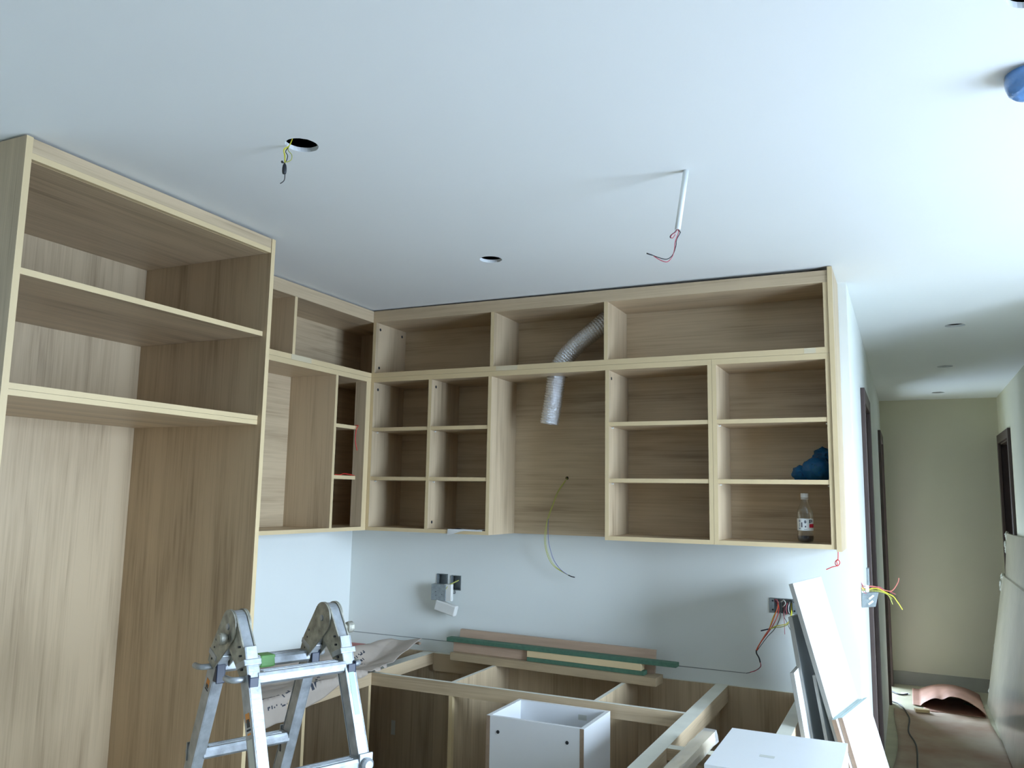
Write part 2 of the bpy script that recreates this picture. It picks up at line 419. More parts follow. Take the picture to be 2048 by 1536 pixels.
# ---------------------------------------------------------------- wall cabinets on the left wall
def fascia(parent, name, pts_a, pts_b, mat):
    pass
t = thing('wall_cabinet', 'upper row of open oak-look wall cabinet between the tall cabinet and the corner', 'cabinet', (0, -.9, ZMB+.0246))
yA, yB = Y1+.0005, -.0015
board(t, 'back_panel', .002, .02, yA, yB, ZMB+.025, 2.575, 'wood_y')
board(t, 'bottom_panel', .0205, DL, yA, -DB-.0005, ZMB+.0248, ZMT, 'wood_y', ('+x',))
board(t, 'corner_panel', .0205, DL, -.02, -.002, ZMB+.0248, ZFF+.017, 'wood_z')
board(t, 'corner_floor', .0205, DL, -DB, -.0205, ZMB+.0248, ZMT, 'wood_y')
board(t, 'corner_top', .0205, DL, -DB, -.0205, ZFF, ZFF+.018, 'wood_y')
board(t, 'top_panel', .0205, DL-.018, yA, -DB-.0005, ZFF, ZFF+.018, 'wood_y')
bm = B(); box(bm, DL-.0175, DL, yA, -DB-.0005, ZFF, H-.007); link('fascia', bm, 'wood_y', t)
board(t, 'divider', .0205, DL, -.908-.018, -.908, ZMT+.0002, ZFF-.0002, 'wood_z', ('+x',))
board(t, 'side_panel', .0205, DL-.001, yA, yA+.016, ZMT+.0002, ZFF-.0002, 'wood_z')
board(t, 'tape', DL, DL+.0006, -.93, -.79, ZMB+.026, ZMT+.001, 'tape', label='strip of clear tape')

t = thing('wall_cabinet', 'lower left-wall cabinet with one large opening and a narrow shelved bay by the corner', 'cabinet', (0, -.9, ZB))
board(t, 'back_panel', .002, .02, yA, -.004, ZB, ZMB+.024, 'wood_y')
board(t, 'top_panel', .0205, DL, yA, -DB-.0005, ZMB, ZMB+.0240, 'wood_y', ('+x',))
board(t, 'bottom_panel', .0205, DL, yA, -DB-.0005, ZB, ZB+.018, 'wood_y', ('+x',))
board(t, 'side_panel', .0205, DL-.001, yA, yA+.016, ZB+.0182, ZMB-.0002, 'wood_z')
board(t, 'corner_panel', .0205, DL, -.02, -.002, ZB, ZMB+.024, 'wood_z')
board(t, 'corner_floor', .0205, DL, -DB, -.0205, ZB, ZB+.018, 'wood_y')
board(t, 'corner_top', .0205, DL, -DB, -.0205, ZMB, ZMB+.024, 'wood_y')
board(t, 'divider', .0205, DL, -.5803-.018, -.5803, ZB+.0182, ZMB-.0002, 'wood_z', ('+x',))
for zz in (ZS1, ZS2):
    board(t, 'shelf', .0205, DL-.003, -.58, -.405, zz-.018, zz, 'wood_y', ('+x',))
board(t, 'corner_filler', .236, DL, -.344, -.3262, ZB+.0182, ZMB-.0002, 'wood_z', ('+x',))
board(t, 'corner_stile', .286, DL, -.326, -DB-.001, ZB+.0182, ZMB-.0002, 'edge')

# ---------------------------------------------------------------- wall cabinets on the back wall
XL = DL+.0005; XR = 2.553
t = thing('wall_cabinet', 'upper row of wall cabinets along the back wall, foil duct in its middle bay', 'cabinet', (1.4, 0, ZMB+.0246))
bp_ = board(t, 'back_panel', XL+.0182, XR-.0182, -.02, -.002, ZMT, 2.56, 'wood_x')
bott = board(t, 'bottom_panel', XL, XR, -DB, -.0205, ZMB+.0248, ZMT, 'wood_x', ('-y',))
board(t, 'top_panel', XL+.0182, XR-.0182, -DB+.018, -.0205, ZFF, ZFF+.018, 'wood_x')
bm = B(); hexa(bm, [(XL, -DB, ZFF), (XR, -DB, ZFF), (XR, -DB+.0175, ZFF), (XL, -DB+.0175, ZFF), (XL, -DB, 2.5935), (XR, -DB, 2.5835), (XR, -DB+.0175, 2.5835), (XL, -DB+.0175, 2.5935)])
link('fascia', bm, 'wood_x', t)
board(t, 'side_panel', XL, XL+.018, -DB, -.002, ZMT+.0002, ZFF-.0002, 'wood_z', ('-y',))
board(t, 'side_panel', XR-.018, XR, -DB, -.002, ZMT+.0002, ZFF-.0002, 'wood_z', ('-y',))
for xx in (1.0018, 1.5874):
    board(t, 'divider', xx, xx+.018, -DB, -.0205, ZMT+.0002, ZFF-.0002, 'wood_z', ('-y',))
board(t, 'tape', 1.035, 1.15, -DB-.0006, -DB, ZMB+.026, ZMT-.001, 'tape', label='strip of clear tape')
board(t, 'tape', 2.455, 2.50, -DB-.0006, -DB, ZMB+.026, ZMT-.001, 'tape', label='strip of clear tape')
def caps(parent, xf, pts):
    for y, z in pts:
        bm = B(); lathe(bm, (xf, y, z), [(.0075, 0), (.0075, .0008)], 16, axis=(1, 0, 0)); link('cam_hole_disc', bm, 'black', parent)  # flat black disc painting the dark inside of a cam hole
caps(t, XL+.018, [(-0.2670, 2.5000), (-0.0590, 2.5000), (-0.2660, 2.2950)])

t = thing('wall_cabinet', 'long lower wall cabinet on the back wall with six small cells and hood bay', 'cabinet', (1.2, 0, ZB))
lt = board(t, 'top_panel', XL, 2.0755, -DB, -.0205, ZMB, ZMB+.0240, 'wood_x', ('-y',))
bp2 = board(t, 'back_panel', XL+.0182, 2.0572, -.02, -.002, ZB, ZMB-.0002, 'wood_x')
board(t, 'side_panel', XL, XL+.018, -DB, -.002, ZB, ZMB-.0002, 'wood_z', ('-y',))
for xx in (.6561,):
    board(t, 'divider', xx, xx+.018, -DB, -.0205, ZB+.0182, ZMB-.0002, 'wood_z', ('-y',))
board(t, 'divider', .995, 1.013, -DB, -.0205, ZB, ZMB-.0002, 'wood_z', ('-y',))
board(t, 'divider', 1.5942, 1.6122, -DB, -.0205, ZB, ZMB-.0002, 'wood_z', ('-y',))
board(t, 'side_panel', 2.0575, 2.0755, -DB, -.002, ZB, ZMB-.0002, 'wood_z', ('-y',))
board(t, 'bottom_panel', XL+.0182, .9948, -DB, -.0205, ZB, ZB+.018, 'wood_x', ('-y',))
board(t, 'bottom_panel', 1.6124, 2.0573, -DB, -.0205, ZB, ZB+.018, 'wood_x', ('-y',))
for a, b_ in ((XL+.0184, .6559), (.6743, .9948), (1.6124, 2.0573)):
    for zz in (ZS1, ZS2):
        board(t, 'shelf', a, b_, -DB+.002, -.0205, zz-.018, zz, 'wood_x', ('-y',))
caps(t, XL+.018, [(-0.2680, 2.1790)]); caps(t, .6741, [(-0.2630, 2.1800), (-0.2650, 1.5020)]); caps(t, 1.6122, [(-0.2710, 2.1790)])
def pins(parent, xf, sgn, zs):
    for zz in zs:
        bm = B(); tube(bm, [(xf, -.265, zz-.0235), (xf+sgn*.009, -.265, zz-.0235)], .003, 8, smooth=False); link('shelf_pin', bm, 'white_pl', parent)
pins(t, XL+.018, 1, (ZS1, ZS2)); pins(t, .6741, 1, (ZS1, ZS2)); pins(t, 1.6122, 1, (ZS1, ZS2))

t3 = thing('wall_cabinet', 'rightmost lower wall cabinet of three cells, holding the blue bag and the bottle', 'cabinet', (2.3, 0, ZB))
board(t3, 'top_panel', 2.0765, XR, -DB, -.0205, ZMB, ZMB+.0240, 'wood_x', ('-y',))
board(t3, 'back_panel', 2.0947, XR-.0182, -.02, -.002, ZB, ZMB-.0002, 'wood_x')
board(t3, 'side_panel', 2.0765, 2.0945, -DB, -.002, ZB, ZMB-.0002, 'wood_z', ('-y',))
board(t3, 'side_panel', XR-.018, XR, -DB, -.002, ZB, ZMB-.0002, 'wood_z', ('-y',))
board(t3, 'bottom_panel', 2.0947, XR-.0182, -DB, -.0205, ZB, ZB+.018, 'wood_x', ('-y',))
for zz in (ZS1, ZS2):
    board(t3, 'shelf', 2.0947, XR-.0184, -DB+.002, -.0205, zz-.018, zz, 'wood_x', ('-y',))
pins(t3, 2.0945, 1, (ZS1, ZS2)); pins(t3, XR-.018, -1, (ZS1, ZS2))
e_ = board(t3, 'end_panel', XR+.001, 2.5725, -DB-.006, -.002, ZB-.008, H-.004, 'wood_z', ('-y',), label='pale full-height end panel')
# round openings for the duct and the hood cable
c_ = B(); lathe(c_, (1.3000, -.1700, 2.19), [(.052, 0), (.052, .1)], 32)
for o in (bott, lt):
    cc = c_.copy(); base = Vector((0,0,0)); 
    cut(o, [cc])
c_.free()
c_ = B(); lathe(c_, (1.2970, -.03, 1.7300), [(.0085, 0), (.0085, .04)], 18, axis=(0, 1, 0)); cut(bp2, [c_])
bm = B(); lathe(bm, (1.2970, -.0018, 1.7300), [(.0085, 0), (.0085, .001)], 18, axis=(0, 1, 0)); link('hole_shade_disc', bm, 'dark', t)  # dark disc closing the hole, stands in for its inner shade

# ---------------------------------------------------------------- base cabinets
t = thing('base_cabinet', 'left-wall base cabinet carcass without worktop, under the packing paper', 'cabinet', (.28, -.8, 0))
board(t, 'back_panel', .002, .02, Y1+.001, -.002, .08, ZT-.002, 'wood_z')
board(t, 'bottom_panel', .0205, .553, Y1+.001, -.6015, .08, .098, 'wood_y', ('+x',))
board(t, 'side_panel', .0205, .571, -.601, -.5835, 0, ZRB-.0005, 'wood_z', ('+x',))
board(t, 'side_panel', .0205, .571, Y1+.001, Y1+.018, 0, ZRB-.0005, 'wood_z', ('+x',))
board(t, 'divider', .0205, .55, -1.03, -1.012, .0985, ZRB-.0005, 'wood_z', ('+x',))
board(t, 'front_rail', .507, .571, Y1+.001, -.022, ZRB, ZT, 'wood_y', ('+z',), em='dust')
board(t, 'corner_panel', .0205, .5705, -.02, -.002, .08, ZT-.002, 'wood_z')
board(t, 'sticker', .318, .343, -.0212, -.0205, .388, .460, 'label_sticker', label='small white sticker')
board(t, 'back_rail', .0205, .08, Y1+.001, -.022, ZRB, ZT, 'wood_y')
board(t, 'plinth', .50, .515, Y1+.001, -.6015, 0, .0795, 'wood_y')

t = thing('base_cabinet', 'back-wall base cabinet run without worktop, boards stacked on its back edge', 'cabinet', (1.3, -.3, 0))
board(t, 'back_panel', .5715, 2.0105, -.02, -.002, .08, ZT, 'wood_z', ('+z',), em='dust')
board(t, 'bottom_panel', .5715, 2.0105, -.565, -.0205, .08, .098, 'wood_x', ('-y',))
board(t, 'front_rail', .5715, 2.0105, -.583, -.563, ZRB, ZT, 'wood_x', ('+z',), em='dust')
board(t, 'divider', .988-.009, .988+.009, -.5625, -.0205, .0985, ZT, 'wood_z', ('+z',), em='dust')
board(t, 'divider_front', .988-.009, .988+.009, -.583, -.563, .0985, ZRB-.0003, 'edge')
board(t, 'divider', 1.638, 1.656, -.5625, -.0205, .0985, ZT, 'wood_z', ('+z',), em='dust')
board(t, 'divider_front', 1.638, 1.656, -.583, -.563, .0985, ZRB-.0003, 'edge')
board(t, 'back_rail', .5715, .9785, -.038, -.0205, .74, ZT, 'wood_x', ('+z',), em='dust')
board(t, 'plinth', .5715, 2.0105, -.52, -.505, 0, .0795, 'wood_x')

t = thing('base_cabinet', 'peninsula base cabinet frame running toward the viewer, without worktop', 'cabinet', (2.2, -.9, 0))
board(t, 'side_panel', 2.011, 2.029, -1.75, -.002, 0, .7595, 'wood_z', ('+z',), em='dust')
board(t, 'top_rail', 2.011, 2.066, -1.75, -.002, .76, ZT, 'wood_y', ('+z',), em='dust')
board(t, 'top_rail', 2.362, 2.413, -1.75, -.0215, .76, ZT, 'wood_y', ('+z',), em='dust')
board(t, 'side_panel', 2.395, 2.413, -1.75, -.0215, 0, .7595, 'wood_z')
board(t, 'cross_rail', 2.0665, 2.3615, -1.047, -1.003, .79, ZT, 'wood_x', ('+z',), em='dust')
board(t, 'cross_rail', 2.0665, 2.3615, -1.75, -1.71, .76, ZT, 'wood_x', ('+z',), em='dust')
board(t, 'divider', 2.0295, 2.3945, -1.034, -1.016, .0985, .7595, 'wood_z')
board(t, 'back_panel', 2.0295, 2.3945, -.02, -.002, .08, .7595, 'wood_z')
board(t, 'back_panel', 2.0665, 2.413, -.02, -.002, .7597, ZT, 'wood_z', ('+z',), em='dust')
board(t, 'bottom_panel', 2.0295, 2.3945, -1.70, -.0205, .08, .098, 'wood_y')
board(t, 'end_panel', 2.0295, 2.3945, -1.75, -1.732, 0, .7595, 'wood_z')

# ---------------------------------------------------------------- boards stacked on the back base cabinets
def strip(name, label, cat, A, Bp, depth, z0, z1, mats, group=None):
    """bar between two front-bottom points A, B running along the wall"""
    A = Vector((A[0], A[1], z0)); Bp = Vector((Bp[0], Bp[1], z0)); u = Bp - A; n = Vector((-u.y, u.x, 0)).normalized()*depth
    bm = B(); obox(bm, A, u, n, (0, 0, z1-z0)); o = link(name, bm, mats, origin=A); tag(o, label, cat, group); bevel(o, .0008, 1); return o
zb_ = ZT+.0005
strip('oak_board', 'thick oak-look board lying lowest in the stack on the back base cabinet', 'board', (.737, -.155), (1.795, -.213), .1, zb_, zb_+.036, 'board_olive')
z1_ = zb_+.0365
strip('green_core_board', 'short strip with dark green edge, lower of the two green ones in the stack', 'board', (1.155, -.158), (1.735, -.190), .045, z1_, z1_+.018, 'green')
strip('wood_batten', 'pale wooden batten sandwiched between the two green-edged strips', 'board', (1.155, -.156), (1.722, -.187), .045, z1_+.0185, z1_+.048, 'edge')
strip('wood_batten', 'brown wooden batten lying left of the pale batten under the long green strip', 'board', (.735, -.120), (1.150, -.142), .04, z1_, z1_+.048, 'board_pink')
strip('green_core_board', 'long strip with dark green edge, its end sticking out right of the stack', 'board', (.705, -.138), (1.880, -.194), .045, z1_+.0485, z1_+.067, 'green')
bm = B(); obox(bm, (.735, -.072, z1_), (1.03, -.052, 0), (0, .0165, 0), (0, .022, .098)); o = link('pinkish_board', bm, 'board_pink', origin=(.735, -.07, z1_))
tag(o, 'pinkish-brown board standing on edge at the rear of the stack against the wall', 'board')
bm = B(); box(bm, 1.36, 1.435, -.0, .0008, 0, .006); 
for v in bm.verts: v.co = Vector((v.co.x, -.072-.052*(v.co.x-.735)/1.03+.022*.35-.0012+v.co.y, z1_+.045+v.co.z))
link('edge_label', bm, 'paper', o)

# ---------------------------------------------------------------- packing paper on the left base cabinet
bm = B()
def paper_z(x, y):
    # flat facets with sharp folds
    a = abs(noise.noise(Vector((x*3.1, y*2.4, 1.3)))); b_ = abs(noise.noise(Vector((x*7, y*4.5, 4.2))))
    return ZT+.008 + .045*a*min(1, x/.25) + .022*b_*min(1, x/.2)
nx_, ny_ = 96, 170
grid = []
for j in range(ny_+1):
    y = -.15 - (1.30)*j/ny_
    row = []
    for i in range(nx_+1):
        s = i/nx_
        xe = .585 + .02*math.sin(y*7)      # front edge of the cabinet
        x0_ = .03
        span = xe - x0_
        drop = max(0., min(.085, (-.80 - y)*.30)) + (.015*noise.noise(Vector((0, y*9, 2))) if y < -.5 else 0)
        tot = span + max(0, drop)
        d = s*tot
        if d <= span: x = x0_+d; z = max(ZT+.004, paper_z(x, y) + (.05*max(0, (y+.42)/.27)*max(0, (x-.15)/.45) if y > -.42 else 0) + .035*math.exp(-((x-.33-.12*(y+.8))/.06)**2))
        else: x = xe + .006 + .012*noise.noise(Vector((s*4, y*6, 9))); z = ZT+.010 - (d-span)
        yy = y - .10*(1-s)*(-(y+.15))
        if y > -.5: yy -= .10*(1-s)*(y+.5)/.35
        row.append(bm.verts.new((x, max(Y1+.012, yy), z)))
    grid.append(row)
ink = set(); rr_ = random.Random(3)
for i0, j0, j1 in ((66, 34, 96), (70, 40, 104), (75, 46, 90), (80, 96, 150), (85, 100, 146)):
    j = j0
    while j < j1:
        for q in range(rr_.randint(1, 5)):
            if rr_.random() < .8: ink.add((i0 + rr_.choice((0, 0, 1)), j))
            if rr_.random() < .5: ink.add((i0 + 1, j))
            j += 1
        j += rr_.randint(1, 2)
for j in range(ny_):
    for i in range(nx_):
        f = bm.faces.new((grid[j][i], grid[j][i+1], grid[j+1][i+1], grid[j+1][i]))
        f.material_index = 1 if (i, j) in ink else 0
o = link('packing_paper', bm, ['kraft', 'print', 'redfilm'], smooth=True); md = o.modifiers.new('s', 'SOLIDIFY'); md.thickness = .002; md.offset = 1
tag(o, 'large crumpled grey-brown printed packing paper spread over the left base cabinet', 'packing paper')
bm = B(); bx0 = [(.03, -.06), (.24, -.05), (.28, -.5), (.03, -.55)]
vs = [bm.verts.new((x, y, ZT+.006)) for x, y in bx0] + [bm.verts.new((x, y, ZT+.010)) for x, y in bx0]
for q in ((0,3,2,1),(4,5,6,7),(0,1,5,4),(1,2,6,5),(2,3,7,6),(3,0,4,7)): bm.faces.new([vs[i] for i in q])
o = link('red_packing_sheet', bm, 'redfilm'); tag(o, 'flat reddish packing sheet in the wall corner behind the printed paper', 'packing paper')
bm = B(); tube(bm, [(0.4510, -0.0640, 0.8700), (0.4650, -0.0390, 0.8700), (0.4980, -0.0520, 0.8700)], .008, 6, 3)
o = link('wood_offcut', bm, 'chip'); tag(o, 'small brown offcut lying at the right end of the packing paper', 'offcut')

# ---------------------------------------------------------------- white drawer boxes
def white_box(P, sx, sy, h, lid, name, label):
    t = thing(name, label, 'box', (P[0]+sx/2, P[1]+sy/2, P[2]))
    x0, y0, z0 = P; x1, y1, z1 = x0+sx, y0+sy, z0+h; T = .016
    board(t, 'side_panel', x0, x0+T, y0, y1, z0, z1, 'white_lam')
    board(t, 'side_panel', x1-T, x1, y0, y1, z0, z1, 'white_lam')
    for o in t.children[-2:]:
        for f in o.data.polygons:
            if f.normal.y < -.9: f.material_index = 1
        o.data.materials[1] = M['chip']
    board(t, 'front_panel', x0+T+.0003, x1-T-.0003, y0+.0005, y0+T, z0, z1, 'white_lam')
    board(t, 'back_panel', x0+T+.0003, x1-T-.0003, y1-T, y1-.0005, z0, z1, 'white_lam')
    board(t, 'bottom_panel', x0+T+.0003, x1-T-.0003, y0+T+.0003, y1-T-.0003, z0+.002, z0+.014, 'white_lam')
    for xx in (x0+.05, x1-.065):
        bm = B(); lathe(bm, (xx, y0+.0006, z1-.055), [(.0065, 0), (.0065, .0012), (.003, .0013)], 16, axis=(0, -1, 0)); link('cam_hole_disc', bm, 'black', t)  # black disc stands for the dark of a cam hole
    if lid:
        board(t, 'top_panel', x0, x1, y0, y1, z1+.0003, z1+T, 'white_lam')
    return t
wb = white_box((1.332, -.912, 0), .395, .292, .81, False, 'white_drawer_carcass', 'open-topped white box standing on the floor in front of the back base cabinet')
board(wb, 'sticker', 1.60, 1.635, -.6365, -.6360, .765, .785, 'label_sticker', label='small printed sticker')
wb2 = white_box((2.288, -1.49, ZT+.0005), .335, .398, .087, True, 'white_drawer_carcass', 'closed white box lying on the peninsula beside the wrapped bundle')
board(wb2, 'sticker', 2.41, 2.45, -1.35, -1.33, .9319, .9323, 'label_sticker', label='small torn sticker')

# ---------------------------------------------------------------- wrapped bundle on the peninsula
t = thing('wrapped_profile_bundle', 'bundle of pale mouldings in clear plastic lying along the peninsula frame', 'bundle', (2.165, -1.3, ZT))
for k, (dx, dz, w, hh) in enumerate(((0, 0, .022, .02), (.023, 0, .022, .02), (.003, .0205, .040, .016))):
    bm = B(); obox(bm, (2.132+dx, -1.72+.02*k, ZT+.0015+dz), (w, 0, 0), (.022, .80-.02*k, 0), (0, 0, hh)); bevel(link('moulding', bm, 'edge', t), .002)
bm = B(); n_ = 30; rings = []
for j in range(n_+1):
    y = -1.73 + .83*j/n_; cx = 2.131 + .022*(j/n_)
    ring = []
    for i, (ax, az) in enumerate(((-.003, .0008), (-.003, .021), (.001, .0385), (.004, .0405), (.03, .0405), (.045, .0395), (.049, .022), (.050, .0008))):
        g = .0035*noise.noise(Vector((i*1.7, y*14, 3))); ring.append(bm.verts.new((cx+ax+g, y + (.012*noise.noise(Vector((i, 5, 5))) if j == n_ else 0), ZT+az+abs(g))))
    rings.append(ring)
for a, b_ in zip(rings, rings[1:]):
    for k in range(8): bm.faces.new((a[k], a[(k+1)%8], b_[(k+1)%8], b_[k]))
M['clearwrap'] = clear('clear_plastic_sleeve', (.95, .95, .93, 1), .10, .10)
link('plastic_sleeve', bm, 'clearwrap', t)

# ---------------------------------------------------------------- leaning panels
def lean(P, az, tau, w, th, mats, name, label, zfoot=0.0, length=None):
    A = math.radians(az); T = math.radians(tau)
    u = Vector((math.sin(A), math.cos(A), 0)); nh = Vector((math.cos(A), -math.sin(A), 0))
    v = Vector((0, 0, -1))*math.cos(T) + nh*math.sin(T); n = v.cross(u).normalized()
    P = Vector(P)
    Lh = length or (P.z - zfoot - th*abs(n.z)*0 )/math.cos(T)
    bm = B(); obox(bm, P - n*th, v*Lh, u*w, n*th)
    for f in bm.faces: f.normal_update()
    bmesh.ops.recalc_face_normals(bm, faces=bm.faces)
    for f in bm.faces:
        f.material_index = 0 if abs(f.normal.dot(n)) > .9 else (2 if f.normal.dot(v) < -.9 else 1)
    foot = P + v*Lh
    zmin = min(q.co.z for q in bm.verts)
    bmesh.ops.translate(bm, vec=(0, 0, -zmin+.0005), verts=bm.verts) if zmin < 0 else None
    o = link(name, bm, mats, origin=(foot.x, foot.y, 0)); bevel(o, .0006, 1)
    tag(o, label, 'panel'); return o
lean((2.4078, -0.4920, 1.3239), 10, 15.5, 0.384, 0.0165, ['white_lam', 'edge_grey', 'top_grey'], 'white_board', 'tallest white panel leaning beside the wide socket box, bright in the window light')
lean((2.5482, -0.5391, 0.8600), 10, 15.5, 0.39, 0.0165, ['white_lam', 'chip', 'top_grey'], 'white_board', 'short white panel leaning on the tall one, rear one of the low pair')
lean((2.5687, -0.5225, 0.8648), 10, 15.5, 0.39, 0.0165, ['white_lam', 'chip', 'top_grey'], 'white_board', 'short white panel leaning foremost, front one of the low pair at the right')
lean((2.4007, -0.4769, 1.2008), 10, 8.5, 0.34, 0.0165, ['line_shade_grey', 'edge_grey', 'edge_grey'], 'shade_grey_board', 'panel behind the tallest white panel, its shade painted in dark grey')  # grey colour stands in for the tall panel's shadow on this face
lean((2.4793, -0.4982, 0.9998), 10, 9.5, 0.3, 0.012, ['line_shade_grey', 'edge_grey', 'edge_grey'], 'shade_grey_board', 'lower panel, also painted shade grey, squeezed between the grey one and the tall white one')
lean((2.4142, -0.5825, 1.0170), 2, 8.5, 0.3, 0.015, ['white_lam', 'edge_grey', 'edge_grey'], 'white_board', 'low white panel with grey edge, leftmost of the leaning panels by the peninsula')

# ---------------------------------------------------------------- ladder
def ladder():
    L = .288; h = 1.2739; hd = 1.1815; fl = .0059; ta = .406; e0 = .0534
    cx, cy = (1.1755, -1.9005)
    a = Vector((math.cos(hd), math.sin(hd), 0)); e = Vector((math.sin(hd), -math.cos(hd), 0)); Z = Vector((0, 0, 1))
    O = Vector((cx, cy, 0))
    t = thing('folding_ladder', 'paint-spattered aluminium folding ladder standing open in front of the corner', 'ladder', (cx, cy, 0))
    def P(sa, se, s, da=0, de=0):
        return O + a*(sa*(L/2+fl*s)+da) + e*(se*(e0+ta*s)+de) + Z*(h-s)
    W_ = .046; D_ = .034      # rail width in the frame plane direction, thickness along the axis
    for sa in (-1, 1):
        for se in (-1, 1):
            top = P(sa, se, .055); bot = P(sa, se, h-.0); d = (bot-top).normalized()
            wn = (e*1.0 - d*e.dot(d)).normalized()        # across the rail in the spread plane
            ax_ = d.cross(wn).normalized()
            def rail(a0, a1, dz0, dz1, W, D, name, mats):
                bm = B(); p0 = top + d*a0 ; Lr = (a1-a0)
                # channel section: web outward plus two flanges
                q = p0 - wn*W/2 - ax_*D/2
                sgn_ = 1 if ax_.dot(a)*sa > 0 else -1
                wo = ax_*sgn_
                q = p0 - wn*W/2 + wo*(D/2-.003)
                obox(bm, q, wn*W, d*Lr, wo*.003)
                obox(bm, p0 - wn*W/2 - wo*D/2, wn*.003, d*Lr, wo*(D-.003))
                obox(bm, p0 + wn*(W/2-.003) - wo*D/2, wn*.003, d*Lr, wo*(D-.003))
                obox(bm, p0 - wn*(W/2-.003) - wo*(D/2-.002), wn*(W-.006), d*Lr, wo*.002)
                o = link(name, bm, mats, t); bevel(o, .001, 2); return o
            tot = (bot-top).length
            r_ = rail(0, tot*.62, 0, 0, W_, D_, 'rail', 'alu')
            ro = rail(tot*.44, tot-.025, 0, 0, W_+.010, D_+.012, 'outer_rail', 'alu')
            # foot
            bm = B(); p1 = top + d*(tot-.03); obox(bm, p1 - wn*.034 - ax_*.020 , wn*.068, d*.03, ax_*.040)
            zm = min(v.co.z for v in bm.verts); bmesh.ops.translate(bm, vec=(0,0,-zm+.0005), verts=bm.verts)
            link('rubber_foot', bm, 'black', ro)
            if se == 1 and sa == -1:
                wo = ax_*(1 if ax_.dot(a)*sa > 0 else -1)
                for s0, l0, wd, mt, off in ((.165, .022, .024, 'orangeprint', 0), (.180, .020, .016, 'black', .002), (.204, .005, .024, 'print', 0), (.214, .005, .020, 'orangeprint', 0), (.23, .085, .030, 'label_sticker', 0), (.318, .006, .026, 'orangeprint', 0), (.332, .05, .028, 'label_sticker', 0)):
                    bm = B(); obox(bm, top + d*s0 - wn*wd/2 + wo*(D_/2+.0002+off*.2), wn*wd, d*l0, wo*.0004); link('printed_label', bm, mt, r_)
                # pictogram lines on the lowest label
                bm = B(); c0 = top + d*.336 + wo*(D_/2+.0010)
                tube(bm, [c0, c0 + d*.04 - wn*.010], .0007, 5, smooth=False); tube(bm, [c0, c0 + d*.04 + wn*.010], .0007, 5, smooth=False); tube(bm, [c0+d*.02-wn*.005, c0+d*.02+wn*.005], .0007, 5, smooth=False)
                link('pictogram', bm, 'print', r_)
            if se == -1 and sa == -1:
                wo = ax_*(1 if ax_.dot(a)*sa > 0 else -1)
                for s0, l0, wd, mt in ((.12, .022, .020, 'orangeprint'), (.135, .012, .014, 'black'), (.15, .004, .020, 'print')):
                    bm = B(); obox(bm, top + d*s0 - wn*wd/2 + wo*(D_/2+.0002), wn*wd, d*l0, wo*.0004); link('printed_label', bm, mt, r_)
            if se == 1 and sa == 1:
                bm = B(); obox(bm, top + d*.10 + wn*(W_/2+.0002) - ax_*.008, wn*.0005, d*.12, ax_*.016); link('paint_smear', bm, 'greenpaint', r_)
    # hinges: two side plates per side meeting at the pivot, round head and sprung knob
    for sa in (-1, 1):
        c = O + a*(sa*L/2) + Z*(h-.006)
        bm = B(); lathe(bm, c - a*.027, [(.008, 0), (.009, .003), (.009, .051), (.008, .054)], 16, axis=a); link('hinge_pin', bm, 'alu', t)
        for se in (-1, 1):
            p0 = P(sa, se, 0); p1 = P(sa, se, .122); d = (p1-P(sa, se, .02)).normalized(); wn = (e - d*e.dot(d)).normalized(); an = d.cross(wn)
            cloud = [(.046*math.cos(2*math.pi*k/28), .046*math.sin(2*math.pi*k/28)) for k in range(28)]
            for w_ in (-.0225, .0225):
                for pp in (p1, p1 - d*.045):
                    q_ = pp + wn*w_ - c; cloud.append((q_.dot(e), q_.z))
            pts = sorted(set((round(x, 5), round(y, 5)) for x, y in cloud)); hull = []
            for seq in (pts, pts[::-1]):
                part = []
                for p in seq:
                    while len(part) > 1 and (part[-1][0]-part[-2][0])*(p[1]-part[-2][1]) - (part[-1][1]-part[-2][1])*(p[0]-part[-2][0]) <= 0: part.pop()
                    part.append(p)
                hull += part[:-1]
            for oo, th_ in (((-.0185, .0045), (.014, .0045), (-.0138, .0276)) if se == 1 else ((-.0235, .0045), (.019, .0045))):
                bm = B()
                sc_ = 1.0 if th_ < .01 else .93
                va = [bm.verts.new(c + e*x*sc_ + Z*y*sc_ + a*oo) for x, y in hull]; vb = [bm.verts.new(c + e*x*sc_ + Z*y*sc_ + a*(oo+th_)) for x, y in hull]
                bm.faces.new(va); bm.faces.new(vb[::-1]); n_ = len(hull)
                for k_ in range(n_): bm.faces.new((va[k_], va[(k_+1) % n_], vb[(k_+1) % n_], vb[k_]))
                bevel(link('hinge_plate', bm, 'alu_dirty' if th_ < .01 else 'alu', t), .001, 2)
            bm = B(); q = P(sa, se, .086)
            obox(bm, q - wn*.027 - an*.0245, wn*.054, d*.016, an*.049); bevel(link('rail_collar', bm, 'alu', t), .002)
            for ss in (.05, .072, .105):
                bm = B(); lathe(bm, P(sa, se, ss) - an*.0245, [(.0030, 0), (.0030, .049)], 10, axis=an); link('rivet', bm, 'black', t)
        bm = B(); lathe(bm, c + e*(.006 if sa < 0 else .026) - Z*.030 + a*(sa*(.002 if sa < 0 else .018)), [(.007, 0), (.007, .012), (.010, .013), (.010, .016), (.007, .017), (.007, .020), (.011, .021), (.011, .024), (.008, .025), (.015, .030), (.0165, .036), (.0165, .046), (.013, .050)], 20, axis=a*sa); link('lock_knob', bm, 'alu_dirty', t, smooth=False)
